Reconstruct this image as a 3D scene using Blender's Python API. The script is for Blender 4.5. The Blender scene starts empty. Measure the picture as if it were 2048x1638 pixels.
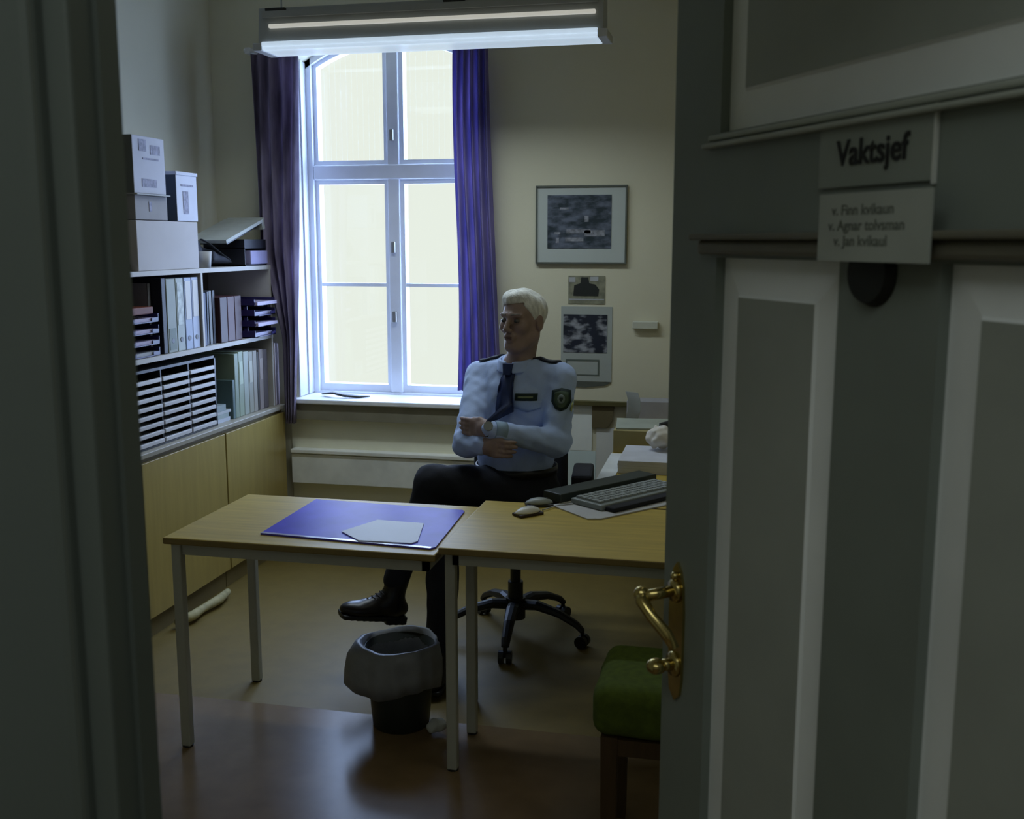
import bpy, bmesh, math, random
import numpy as np
from mathutils import Vector, Matrix
from mathutils.bvhtree import BVHTree
random.seed(4)
S = bpy.context.scene
C = S.collection
PI = math.pi
YAW = math.radians(12.356)
PITCH = math.radians(9.107)
EYE = 1.65

# ------------------------------------------------------------------ helpers
def uDz(u, D, z):
    """point given as (sideways, straight-ahead, height) from where the camera stands"""
    return Vector((u*math.cos(YAW)-D*math.sin(YAW), u*math.sin(YAW)+D*math.cos(YAW), z))

WM = {}
def empty(name, loc, rz=0, label=None, cat=None, group=None, kind=None):
    o = bpy.data.objects.new(name, None); C.objects.link(o)
    o.location = loc; o.rotation_euler = (0, 0, rz)
    o.empty_display_size = .05
    WM[o] = Matrix.Translation(Vector(loc)) @ Matrix.Rotation(rz, 4, 'Z')
    props(o, label, cat, group, kind)
    return o
def props(o, label=None, cat=None, group=None, kind=None):
    if label: o['label'] = label
    if cat: o['category'] = cat
    if group: o['group'] = group
    if kind: o['kind'] = kind

def link(name, me, m, parent=None, smooth=False, **kw):
    """me is in world coordinates"""
    if isinstance(me, bmesh.types.BMesh):
        b = me; me = bpy.data.meshes.new(name); b.normal_update(); b.to_mesh(me); b.free()
    o = bpy.data.objects.new(name, me); C.objects.link(o)
    if m is not None:
        for mm in (m if isinstance(m, (list, tuple)) else [m]): me.materials.append(mm)
    if smooth:
        me.polygons.foreach_set('use_smooth', [True]*len(me.polygons))
    if parent is not None:
        P = WM[parent]; me.transform(P.inverted()); o.parent = parent; WM[o] = P
    else:
        n = len(me.vertices); co = np.empty(n*3, 'f'); me.vertices.foreach_get('co', co); co = co.reshape(-1, 3)
        c = Vector(((co[:,0].min()+co[:,0].max())/2, (co[:,1].min()+co[:,1].max())/2, co[:,2].min()))
        me.transform(Matrix.Translation(-c)); o.location = c
        WM[o] = Matrix.Translation(c)
    props(o, **kw)
    return o

def bm_new(): return bmesh.new()
def box(bm, x0, x1, y0, y1, z0, z1, M=None, bev=0, mi=0):
    r = bmesh.ops.create_cube(bm, size=1)
    vs = r['verts']
    T = Matrix.Translation(((x0+x1)/2, (y0+y1)/2, (z0+z1)/2)) @ Matrix.Diagonal((abs(x1-x0), abs(y1-y0), abs(z1-z0), 1))
    bmesh.ops.transform(bm, matrix=T, verts=vs)
    es = list({e for v in vs for e in v.link_edges})
    fs = list({f for v in vs for f in v.link_faces})
    for f in fs: f.material_index = mi
    if bev:
        bmesh.ops.transform(bm, matrix=Matrix.Identity(4), verts=vs)
        rr = bmesh.ops.bevel(bm, geom=es, offset=bev, segments=2, affect='EDGES', profile=.5)
        vs = list({v for f in rr['faces'] for v in f.verts} | {v for v in vs if v.is_valid})
        # all verts of the island
        seen = set(vs); st = list(vs)
        while st:
            v = st.pop()
            for e in v.link_edges:
                w = e.other_vert(v)
                if w not in seen: seen.add(w); st.append(w)
        vs = list(seen)
        for v in vs:
            for f in v.link_faces: f.material_index = mi
    if M is not None: bmesh.ops.transform(bm, matrix=M, verts=vs)
    return vs
def tube(bm, p0, p1, r0, r1=None, n=14, cap=True):
    p0 = Vector(p0); p1 = Vector(p1); r1 = r0 if r1 is None else r1
    d = p1-p0; q = d.to_track_quat('Z', 'Y').to_matrix().to_4x4()
    r = bmesh.ops.create_cone(bm, cap_ends=cap, segments=n, radius1=r0, radius2=r1, depth=d.length)
    bmesh.ops.transform(bm, matrix=Matrix.Translation((p0+p1)/2) @ q, verts=r['verts'])
    return r['verts']
def path(bm, pts, rad, n=10, sc=(1, 1)):
    """swept tube; rad a number or list"""
    pts = [Vector(p) for p in pts]; N = len(pts)
    rings = []
    upv = Vector((0, 0, 1))
    for i, p in enumerate(pts):
        t = (pts[min(i+1, N-1)]-pts[max(i-1, 0)]).normalized()
        a = t.cross(upv)
        if a.length < 1e-3: a = t.cross(Vector((0, 1, 0)))
        a.normalize(); b = a.cross(t).normalized()
        r = rad[i] if isinstance(rad, (list, tuple)) else rad
        rings.append([bm.verts.new(p + a*math.cos(2*PI*k/n)*r*sc[0] + b*math.sin(2*PI*k/n)*r*sc[1]) for k in range(n)])
    for i in range(N-1):
        for k in range(n):
            bm.faces.new((rings[i][k], rings[i][(k+1) % n], rings[i+1][(k+1) % n], rings[i+1][k]))
    bm.faces.new(list(reversed(rings[0]))); bm.faces.new(rings[-1])
def ball(bm, c, r, M=None, seg=16):
    if not isinstance(r, (tuple, list)): r = (r, r, r)
    q = bmesh.ops.create_uvsphere(bm, u_segments=seg, v_segments=max(8, seg//2+2), radius=1)
    T = Matrix.Translation(c) @ (M or Matrix.Identity(4)) @ Matrix.Diagonal((r[0], r[1], r[2], 1))
    bmesh.ops.transform(bm, matrix=T, verts=q['verts'])
def lathe(bm, c, prof, n=40, wob=None):
    rings = []
    for i, (r, z) in enumerate(prof):
        ring = []
        for k in range(n):
            a = 2*PI*k/n; rr = r; zz = z
            if wob:
                dr, dz = wob(i, a); rr += dr; zz += dz
            ring.append(bm.verts.new((c[0]+rr*math.cos(a), c[1]+rr*math.sin(a), c[2]+zz)))
        rings.append(ring)
    for i in range(len(rings)-1):
        for k in range(n):
            bm.faces.new((rings[i][k], rings[i][(k+1) % n], rings[i+1][(k+1) % n], rings[i+1][k]))
    return rings
def prism(bm, pts, d, mi=0):
    """extrude the closed outline pts (3-D, planar) by vector d"""
    a = [bm.verts.new(p) for p in pts]; b = [bm.verts.new(Vector(p)+Vector(d)) for p in pts]
    n = len(pts)
    fs = [bm.faces.new(a), bm.faces.new(list(reversed(b)))]
    for i in range(n): fs.append(bm.faces.new((a[i], b[i], b[(i+1) % n], a[(i+1) % n])))
    for f in fs: f.material_index = mi
    bmesh.ops.recalc_face_normals(bm, faces=fs)

# ------------------------------------------------------------------ materials
MATS = {}
def mat(name, col, rough=.6, metal=0, var=.08, scale=8, bump=0, bscale=60, spec=.5, trans=0, stretch=(1, 1, 1), col2=None, coat=0, emit=0, ecol=(1, .97, .88)):
    if name in MATS: return MATS[name]
    m = bpy.data.materials.new(name); m.use_nodes = True; nt = m.node_tree; N = nt.nodes; L = nt.links
    b = N['Principled BSDF']
    b.inputs['Roughness'].default_value = rough; b.inputs['Metallic'].default_value = metal
    b.inputs['Specular IOR Level'].default_value = spec
    if coat: b.inputs['Coat Weight'].default_value = coat; b.inputs['Coat Roughness'].default_value = .12
    tc = N.new('ShaderNodeTexCoord'); mp = N.new('ShaderNodeMapping'); mp.inputs['Scale'].default_value = stretch
    L.new(tc.outputs['Object'], mp.inputs['Vector'])
    nz = N.new('ShaderNodeTexNoise'); nz.inputs['Scale'].default_value = scale; nz.inputs['Detail'].default_value = 4
    L.new(mp.outputs['Vector'], nz.inputs['Vector'])
    rp = N.new('ShaderNodeValToRGB')
    c2 = col2 or tuple(min(1, c*(1+var)) for c in col); c1 = col if col2 else tuple(c*(1-var) for c in col)
    rp.color_ramp.elements[0].position = .35; rp.color_ramp.elements[1].position = .65
    rp.color_ramp.elements[0].color = (*c1, 1); rp.color_ramp.elements[1].color = (*c2, 1)
    L.new(nz.outputs['Fac'], rp.inputs['Fac']); L.new(rp.outputs['Color'], b.inputs['Base Color'])
    if bump:
        n2 = N.new('ShaderNodeTexNoise'); n2.inputs['Scale'].default_value = bscale; n2.inputs['Detail'].default_value = 3
        L.new(mp.outputs['Vector'], n2.inputs['Vector'])
        bp = N.new('ShaderNodeBump'); bp.inputs['Strength'].default_value = bump; bp.inputs['Distance'].default_value = .01
        L.new(n2.outputs['Fac'], bp.inputs['Height']); L.new(bp.outputs['Normal'], b.inputs['Normal'])
    if trans:
        tr = N.new('ShaderNodeBsdfTranslucent'); L.new(rp.outputs['Color'], tr.inputs['Color'])
        mx = N.new('ShaderNodeMixShader'); mx.inputs['Fac'].default_value = trans
        L.new(b.outputs[0], mx.inputs[1]); L.new(tr.outputs[0], mx.inputs[2])
        L.new(mx.outputs[0], N['Material Output'].inputs['Surface'])
    if emit:
        b.inputs['Emission Color'].default_value = (*ecol, 1); b.inputs['Emission Strength'].default_value = emit
    MATS[name] = m
    return m

WALL = mat('wall_paint', (.65, .62, .46), .75, var=.03, scale=2, bump=.05, bscale=180)
CEIL = mat('ceiling_paint', (.7, .7, .64), .8, var=.02)
TRIM = mat('painted_trim', (.62, .62, .6), .45, var=.03)
WINW = mat('window_paint', (.80, .83, .90), .4, var=.03)
DOORD = mat('door_stile_paint', (.185, .215, .19), .5, var=.05, scale=5)
DOORL = mat('door_bevel_lit', (.80, .84, .84), .5, var=.05, scale=5)  # panel paint, paler than the rest to carry the light on its bevels
JAMB = mat('jamb_paint', (.13, .155, .14), .45, var=.04, scale=4)
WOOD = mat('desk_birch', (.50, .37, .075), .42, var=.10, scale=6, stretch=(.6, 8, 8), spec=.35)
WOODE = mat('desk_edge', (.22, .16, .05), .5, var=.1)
CAB = mat('cabinet_birch', (.38, .29, .085), .38, var=.06, scale=5, stretch=(8, 8, .7), coat=.2)
CABE = mat('cabinet_edge', (.30, .24, .12), .5, var=.1)
SHELFW = mat('shelf_laminate', (.52, .50, .46), .5, var=.05)
STEEL = mat('leg_paint', (.42, .43, .38), .35, var=.03)
BLACKP = mat('black_plastic', (.012, .013, .014), .4, var=.1)
BLACKF = mat('black_fabric', (.010, .011, .016), .85, var=.2, scale=60, bump=.1)
WHITE = mat('paper_white', (.72, .72, .72), .6, var=.03)
GREYP = mat('paper_grey', (.40, .41, .42), .6, var=.05)
CREAM = mat('paper_cream', (.6, .58, .5), .6, var=.04)
BRASS = mat('brass', (.52, .42, .16), .18, metal=1, var=.15, scale=30)
INK = mat('ink', (.006, .006, .006), .6)

def glass_mat():
    m = bpy.data.materials.new('window_glass'); m.use_nodes = True; N = m.node_tree.nodes; L = m.node_tree.links
    N.remove(N['Principled BSDF'])
    t = N.new('ShaderNodeBsdfTransparent'); g = N.new('ShaderNodeBsdfGlossy'); g.inputs['Roughness'].default_value = .02
    t.inputs['Color'].default_value = (.97, .98, .97, 1)
    mx = N.new('ShaderNodeMixShader'); mx.inputs['Fac'].default_value = .04
    L.new(t.outputs[0], mx.inputs[1]); L.new(g.outputs[0], mx.inputs[2]); L.new(mx.outputs[0], N['Material Output'].inputs['Surface'])
    return m
GLASS = glass_mat()

# ------------------------------------------------------------------ room
XL, XR, YB, YD = -2.74, 1.70, 5.195, 1.0       # left wall, right wall, window wall, door wall (room faces)
CH = 3.25
OX0, OX1 = -2.305, -1.342                     # window opening
OZ0, OZS, OZT = .80, 2.58, 2.73               # sill, spring of the arch, crown
WT = .36

def arch(x, x0=OX0, x1=OX1, zs=OZS, zt=OZT):
    c = (x0+x1)/2; h = (x1-x0)/2; rise = zt-zs
    R = (h*h+rise*rise)/(2*rise)
    return zs + math.sqrt(max(0, R*R-(x-c)**2)) - (R-rise)

def wall_box(name, x0, x1, y0, y1, z0, z1, m=None):
    b = bm_new(); box(b, x0, x1, y0, y1, z0, z1); return link(name, b, m or WALL, kind='structure')

# window wall in one mesh with an arched opening
b = bm_new()
box(b, XL-.2, OX0, YB, YB+WT, 0, CH); box(b, OX1, XR+.2, YB, YB+WT, 0, CH); box(b, OX0, OX1, YB, YB+WT, 0, OZ0)
n = 24
for i in range(n):
    xa = OX0+(OX1-OX0)*i/n; xb = OX0+(OX1-OX0)*(i+1)/n
    za, zb = arch(xa), arch(xb)
    prism(b, [(xa, YB, za), (xb, YB, zb), (xb, YB, CH), (xa, YB, CH)], (0, WT, 0))
link('wall_back', b, WALL, kind='structure')
wall_box('wall_left', XL-.2, XL, YD, YB, 0, CH)
wall_box('wall_right', XR, XR+.2, YD, YB, 0, CH)
HJX = .43                                        # hinge side of the doorway
JX = -.634                                      # free side
b = bm_new(); box(b, -2.94, JX-.03, YD-.09, YD, 0, CH); box(b, HJX+.03, 2.2, YD-.16, YD, 0, CH); box(b, JX-.03, HJX+.03, YD-.16, YD, 2.25, CH)
link('wall_door', b, WALL, kind='structure')
wall_box('ceiling', XL-.2, XR+.5, -1.6, YB+WT, CH, CH+.1, CEIL)
# hall behind the camera
HALL = mat('hall_paint', (.45, .45, .40), .8, var=.03)
b = bm_new(); box(b, -2.2, -2.05, -1.6, YD-.16, 0, CH); link('wall_hall_left', b, HALL, kind='structure')
b = bm_new(); box(b, 2.05, 2.2, -1.6, YD-.16, 0, CH); link('wall_hall_right', b, HALL, kind='structure')
b = bm_new(); box(b, -2.2, 2.2, -1.75, -1.6, 0, CH); link('wall_hall_rear', b, HALL, kind='structure')

# floor: tan linoleum with a dark brown linoleum field towards the door
FT = mat('floor_tan', (.19, .138, .034), .5, var=.06, scale=14, bump=.02)
FB = mat('floor_brown', (.20, .135, .07), .26, var=.08, scale=10, spec=.33)
b = bm_new()
box(b, XL-.2, XR+.2, 3.30, YB+WT, -.1, 0)
link('floor', b, FT, kind='structure')
b = bm_new()
box(b, -2.94, 2.2, -1.75, 3.30, -.1, 0)
link('floor_hall', b, FB, kind='structure')

# skirting
b = bm_new(); box(b, -2.36, XR, YB-.015, YB, 0, .10); link('baseboard_back', b, mat('skirting', (.16, .14, .09), .5), kind='structure')

b = bm_new(); box(b, -2.355, -.935, YB-.004, YB, .10, .714); link('trim_5', b, mat('low_wall_bright', (.86, .84, .66), .6, var=.02), kind='structure')  # added plate, paler so the wall below the sill comes out brighter

# ------------------------------------------------------------------ window
W = empty('window_1', ((OX0+OX1)/2, YB+.2, OZ0), kind='structure')
fy0, fy1 = YB+.215, YB+.275
FRI0, FRI1 = OX0+.035, OX1-.035
cx = (OX0+OX1)/2
def arc_strip(bm, x0, x1, zoff0, zoff1, y0, y1, n=24):
    for i in range(n):
        xa = x0+(x1-x0)*i/n; xb = x0+(x1-x0)*(i+1)/n
        prism(bm, [(xa, y0, arch(xa)+zoff0), (xb, y0, arch(xb)+zoff0), (xb, y0, arch(xb)+zoff1), (xa, y0, arch(xa)+zoff1)], (0, y1-y0, 0))
b = bm_new()
box(b, OX0, FRI0, fy0-.03, fy1+.04, OZ0, arch(FRI0)); box(b, FRI1, OX1, fy0-.03, fy1+.04, OZ0, arch(FRI1))
arc_strip(b, OX0+.002, OX1-.002, -.035, 0, fy0-.03, fy1+.04)
box(b, FRI0, FRI1, fy0-.03, fy1+.04, OZ0, OZ0+.035)
link('window_frame', b, WINW, W)
b = bm_new(); box(b, cx-.033, cx+.033, fy0-.02, fy1, OZ0+.035, arch(cx)-.03, bev=.006); link('mullion', b, WINW, W)
b = bm_new(); box(b, FRI0, FRI1, fy0-.028, fy1+.005, 1.975, 2.052, bev=.008); link('transom', b, WINW, W)
ga = [(FRI0, cx-.033), (cx+.033, FRI1)]
for (x0, x1) in ga:
    # lower casement
    b = bm_new(); s = .022
    box(b, x0, x0+s, fy0, fy1, OZ0+.035, 1.975); box(b, x1-s, x1, fy0, fy1, OZ0+.035, 1.975)
    box(b, x0+s, x1-s, fy0, fy1, OZ0+.035, OZ0+.075); box(b, x0+s, x1-s, fy0, fy1, 1.952, 1.975)
    sa = link('sash', b, WINW, W)
    b = bm_new(); box(b, x0+s, x1-s, fy0+.005, fy1-.01, 1.409, 1.427); link('glazing_bar', b, WINW, sa)
    b = bm_new(); box(b, x0+s, x1-s, fy0+.03, fy0+.034, OZ0+.075, 1.952); link('pane', b, GLASS, sa)
    # upper casement with arched head
    b = bm_new()
    box(b, x0, x0+s, fy0, fy1, 2.052, arch(x0+s)-.033); box(b, x1-s, x1, fy0, fy1, 2.052, arch(x1-s)-.033)
    box(b, x0+s, x1-s, fy0, fy1, 2.052, 2.076)
    arc_strip(b, x0+s, x1-s, -.058, -.034, fy0, fy1, 12)
    sa = link('sash', b, WINW, W)
    b = bm_new()
    for i in range(12):
        xa = x0+s+(x1-x0-2*s)*i/12; xb = x0+s+(x1-x0-2*s)*(i+1)/12
        prism(b, [(xa, fy0+.03, 2.076), (xb, fy0+.03, 2.076), (xb, fy0+.03, arch(xb)-.05), (xa, fy0+.03, arch(xa)-.05)], (0, .004, 0))
    link('pane', b, GLASS, sa)
b = bm_new()
for z in (1.25, 1.62, 2.2): box(b, cx-.012, cx+.012, fy0-.045, fy0-.02, z-.03, z+.03, bev=.004)
link('window_catch', b, mat('catch_metal', (.5, .5, .5), .3, metal=.8), W)
# lining of the reveal
LIN = mat('reveal_lining', (.66, .68, .74), .5, var=.02)
b = bm_new()
box(b, OX0-.0, OX0+.008, YB-.004, fy0-.03, OZ0+.03, arch(OX0)); box(b, OX1-.008, OX1, YB-.004, fy0-.03, OZ0+.03, arch(OX1))
box(b, OX0+.008, OX0+.016, YB+.10, YB+.13, OZ0+.03, arch(OX0)); 
link('trim_1', b, LIN, kind='structure')
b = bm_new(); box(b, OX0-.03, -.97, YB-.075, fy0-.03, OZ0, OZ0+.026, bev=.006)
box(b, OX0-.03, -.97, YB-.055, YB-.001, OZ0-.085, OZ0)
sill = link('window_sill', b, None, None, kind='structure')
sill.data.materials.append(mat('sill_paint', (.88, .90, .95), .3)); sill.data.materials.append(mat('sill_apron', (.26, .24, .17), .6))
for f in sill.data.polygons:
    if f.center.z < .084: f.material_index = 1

# dark thin thing lying on the sill: a strap-like folded cable
b = bm_new()
path(b, [(-2.20, YB+.07, .836), (-2.12, YB+.03, .85), (-2.06, YB+.02, .840), (-1.98, YB+.03, .834), (-1.93, YB+.06, .833)], [.008, .014, .016, .012, .006], sc=(1.6, .6))
link('glasses_case', b, BLACKP, label='slim black case lying on the window sill at its left end', cat='glasses case')

# curtains
def curtain(name, xa, xb, za, zb, y, folds, m, edge, label, amp=.022, n=90, k=28):
    """edge(t, s): x position for height parameter t (0 top) and width parameter s"""
    b = bm_new(); rows = []
    for j in range(k+1):
        t = j/k; z = za+(zb-za)*t; row = []
        for i in range(n+1):
            s = i/n; x = edge(t, s)
            yy = y + amp*math.sin(2*PI*folds*s + .5*math.sin(3*t)) + .008*math.sin(11*s+5*t)
            row.append(b.verts.new((x, yy, z)))
        rows.append(row)
    for j in range(k):
        for i in range(n): b.faces.new((rows[j][i], rows[j+1][i], rows[j+1][i+1], rows[j][i+1]))
    o = link(name, b, m, smooth=True, label=label, cat='curtain')
    md = o.modifiers.new('thickness', 'SOLIDIFY'); md.thickness = .003
    return o
CURL = mat('curtain_plum', (.17, .14, .21), .9, scale=9, trans=.4, stretch=(2, 2, .35), col2=(.42, .36, .50))
CURR = mat('curtain_violet', (.26, .24, .55), .9, scale=9, trans=.55, stretch=(2, 2, .35), col2=(.44, .38, .66))
def eL(t, s):
    r = -2.205 - .085*t**1.2
    l = -2.465 + .02*t + .105*min(1, max(0, t-.52)/.24)
    return l+(r-l)*s
def eR(t, s):
    l = -1.407 - .012*math.sin(5.5*t+.5) + .005*t; r = -1.235 + .06*t**1.5
    return l+(r-l)*s
curtain('curtain', 0, 0, 2.585, .70, YB-.10, 4, CURL, eL, 'dark plum curtain hanging on the shelf side of the window')
curtain('curtain', 0, 0, 2.585, .90, YB-.085, 5, CURR, eR, 'blue violet curtain behind the seated officer\'s head')
b = bm_new(); path(b, [(-2.5, YB-.1, 2.60), (-1.15, YB-.09, 2.60)], .011)
R = link('curtain_rod', b, WHITE, label='slim white curtain rod above the arched window', cat='curtain rod')
for x in (-2.48, -1.17):
    b = bm_new(); box(b, x-.012, x+.012, YB-.11, YB, 2.585, 2.615); link('bracket', b, WHITE, R)

# low white convector / duct along the window wall
T = empty('convector', (-1.4, YB, .36), label='low white convector panel running along the wall under the window', cat='radiator')
b = bm_new(); box(b, -2.34, -.94, YB-.055, YB-.004, .365, .525, bev=.004); link('panel', b, mat('convector_paint', (.86, .88, .84), .5), T)
b = bm_new(); box(b, -2.34, -.94, YB-.065, YB-.004, .53, .552, bev=.004); link('top_grille', b, mat('convector_cap', (.92, .94, .88), .4), T)

# ------------------------------------------------------------------ pendant fluorescent lamp
lx0, lx1, ly0, ly1, lz = -2.045, -.575, 4.29, 4.45, 2.45
LGREY = mat('lamp_housing', (.36, .38, .38), .45, var=.03)
Lp = empty('ceiling_lamp', ((lx0+lx1)/2, (ly0+ly1)/2, lz), label='long pendant fluorescent lamp hanging in front of the window top', cat='lamp')
b = bm_new(); prism(b, [(lx0, ly0+.012, lz+.02), (lx0, ly1-.01, lz+.02), (lx0, ly1-.02, lz+.175), (lx0, ly0+.03, lz+.175)], (lx1-lx0, 0, 0)); link('housing', b, LGREY, Lp)
DIF = mat('lamp_diffuser', (.80, .84, .88), .25, var=.04, scale=40, trans=.5, emit=.75, ecol=(.72, .86, 1.0))
b = bm_new(); box(b, lx0+.02, lx1-.02, ly0, ly1+.01, lz, lz+.02, bev=.005); box(b, lx0+.02, lx1-.02, ly0-.003, ly0+.02, lz+.014, lz+.034, bev=.003)
link('diffuser', b, DIF, Lp)
for x in (lx0, lx1):
    b = bm_new(); box(b, x-.02, x+.02, ly0-.004, ly1+.012, lz-.002, lz+.03, bev=.004); link('end_cap', b, mat('lamp_cap', (.5, .52, .55), .4), Lp)
b = bm_new(); box(b, lx0+.05, lx1-.03, ly0+.005, ly0+.03, lz+.090, lz+.106, bev=.004); link('light_slot', b, mat('lamp_slot', (.8, .82, .72), .4, emit=.38), Lp)
b = bm_new(); box(b, lx0+.02, lx1-.02, ly0+.012, ly0+.03, lz+.135, lz+.16); link('upper_lip', b, LGREY, Lp)
for x in (lx0+.08, lx0+.86, lx1-.08):
    b = bm_new(); tube(b, (x, ly0+.08, lz+.17), (x, ly0+.08, CH), .004, n=8); link('suspension_wire', b, LGREY, Lp)
    b = bm_new(); box(b, x-.045, x+.045, ly0+.01, ly0+.03, lz+.160, lz+.172, bev=.003); link('clip', b, BLACKP, Lp)

# ------------------------------------------------------------------ pictures and papers on the window wall
def speckle(name, dark, light, sc, bg=None, lo=.45, hi=.6, st=(1, 1, 1)):
    m = bpy.data.materials.new(name); m.use_nodes = True; N = m.node_tree.nodes; L = m.node_tree.links
    b = N['Principled BSDF']; b.inputs['Roughness'].default_value = .35
    tc = N.new('ShaderNodeTexCoord'); mp = N.new('ShaderNodeMapping'); mp.inputs['Scale'].default_value = st
    nz = N.new('ShaderNodeTexNoise'); nz.inputs['Scale'].default_value = sc; nz.inputs['Detail'].default_value = 6
    rp = N.new('ShaderNodeValToRGB'); rp.color_ramp.elements[0].position = lo; rp.color_ramp.elements[1].position = hi
    rp.color_ramp.elements[0].color = (*dark, 1); rp.color_ramp.elements[1].color = (*light, 1)
    L.new(tc.outputs['Object'], mp.inputs[0]); L.new(mp.outputs[0], nz.inputs['Vector']); L.new(nz.outputs['Fac'], rp.inputs['Fac']); L.new(rp.outputs[0], b.inputs['Base Color'])
    return m
yw = YB
P = empty('picture_frame', (-.79, yw, 1.541), label='large framed picture of a town view with wide white mat on the wall', cat='picture')
b = bm_new()
for (x0, x1, z0, z1) in ((-1.014, -.562, 1.541, 1.549), (-1.014, -.562, 1.913, 1.921), (-1.014, -1.006, 1.549, 1.913), (-.570, -.562, 1.549, 1.913)):
    box(b, x0, x1, yw-.022, yw-.001, z0, z1)
link('frame', b, mat('frame_metal', (.10, .11, .09), .4), P)
b = bm_new(); box(b, -1.006, -.570, yw-.014, yw-.002, 1.549, 1.913); link('mat_board', b, mat('mat_board', (.46, .50, .47), .7, var=.02), P)
b = bm_new(); box(b, -.955, -.638, yw-.0165, yw-.014, 1.615, 1.875)
# simple scene in the picture: roofs, sky bands and light facades
link('picture_print', b, speckle('town_print', (.022, .035, .045), (.13, .15, .20), 16, lo=.40, hi=.64, st=(1, 1, 2.2)), P)
for (x, z, w, h) in ((-.905, 1.69, .03, .012), (-.905, 1.655, .016, .026), (-.87, 1.81, .045, .010), (-.76, 1.76, .02, .03), (-.80, 1.70, .12, .02), (-.72, 1.69, .10, .03), (-.82, 1.66, .09, .018)):
    b = bm_new(); box(b, x-w/2, x+w/2, yw-.0175, yw-.0166, z-h/2, z+h/2)
    link('print_patch', b, mat('print_light', (.22, .23, .26), .4, var=.4, scale=50), P)

P = empty('photograph', (-.76, yw, 1.344), label='small pinned photo of a dark car below the large framed picture', cat='photo')
b = bm_new(); box(b, -.850, -.666, yw-.004, yw-.001, 1.344, 1.482); link('photo_paper', b, mat('photo_tan', (.22, .22, .15), .5, var=.25, scale=30), P)
b = bm_new()
prism(b, [(-.825, yw-.0055, 1.383), (-.70, yw-.0055, 1.383), (-.695, yw-.0055, 1.415), (-.715, yw-.0055, 1.44), (-.745, yw-.0055, 1.445), (-.75, yw-.0055, 1.475), (-.785, yw-.0055, 1.475), (-.79, yw-.0055, 1.445), (-.82, yw-.0055, 1.435)], (0, .0015, 0))
link('photo_subject', b, mat('photo_dark', (.015, .018, .015), .5), P)
b = bm_new(); box(b, -.846, -.670, yw-.0052, yw-.004, 1.362, 1.368); box(b, -.845, -.815, yw-.0052, yw-.004, 1.45, 1.475); box(b, -.74, -.70, yw-.0052, yw-.004, 1.455, 1.478); link('photo_detail', b, GREYP, P)

P = empty('wall_poster', (-.76, yw, .94), label='tall grey sheet with a black and white photo above an empty box, on the wall', cat='poster')
b = bm_new(); box(b, -.885, -.628, yw-.004, yw-.001, .955, 1.330); link('sheet', b, mat('poster_paper', (.37, .40, .37), .6, var=.03), P)
b = bm_new(); box(b, -.873, -.652, yw-.006, yw-.004, 1.10, 1.29); link('printed_photo', b, speckle('bw_photo', (.012, .014, .02), (.30, .31, .33), 11, lo=.48, hi=.60, st=(1, 1, 1.8)), P)
b = bm_new()
for (x0, x1, z0, z1) in ((-.86, -.69, 1.058, 1.066), (-.86, -.69, .985, .99), (-.698, -.69, .99, 1.058), (-.86, -.853, .99, 1.058)): box(b, x0, x1, yw-.006, yw-.004, z0, z1)
link('printed_box', b, mat('poster_ink', (.10, .12, .10), .6), P)
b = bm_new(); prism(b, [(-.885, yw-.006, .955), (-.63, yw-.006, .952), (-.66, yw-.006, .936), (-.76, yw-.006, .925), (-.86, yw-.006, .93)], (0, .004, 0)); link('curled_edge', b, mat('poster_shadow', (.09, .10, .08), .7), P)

b = bm_new(); box(b, -.525, -.40, yw-.03, yw-.001, 1.225, 1.262, bev=.004)
T = link('wall_switch_strip', b, mat('strip_white', (.55, .56, .46), .5), label='short pale socket strip on the wall beside the door edge', cat='socket strip')

# ledge and sheets hanging under it
b = bm_new(); box(b, -.93, .55, YB-.03, YB-.001, .835, .858, bev=.002)
link('wall_ledge', b, mat('ledge', (.10, .09, .03), .5), label='thin dark wooden ledge along the wall above the pinned sheets', cat='ledge')
def sheet(x0, x1, z0, z1, m, label, name='pinned_sheet', y=YB-.0045, tilt=0):
    b = bm_new(); box(b, x0, x1, y, y+.003, z0, z1); return link(name, b, m, label=label, cat='paper')
o = sheet(-.93, -.722, .60, .832, mat('sheet_a', (.86, .90, .87), .6, var=.03), 'upper white sheet pinned under the ledge, nearest the chair back')
o = sheet(-.93, -.702, .36, .598, mat('sheet_b', (.70, .82, .82), .6, var=.03), 'lower pale sheet pinned to the wall behind the chair armrest')
sheet(-.70, -.60, .36, .72, mat('sheet_c', (.72, .73, .70), .6, var=.03), 'narrow grey sheet pinned below the brown folder')
b = bm_new(); prism(b, [(-.722, YB-.016, .722), (-.645, YB-.016, .722), (-.618, YB-.016, .76), (-.610, YB-.016, .833), (-.722, YB-.016, .833)], (0, .012, 0))
link('hanging_folder', b, mat('brown_folder', (.13, .105, .05), .7), label='brown folder hanging from the ledge between white sheets', cat='folder')

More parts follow.
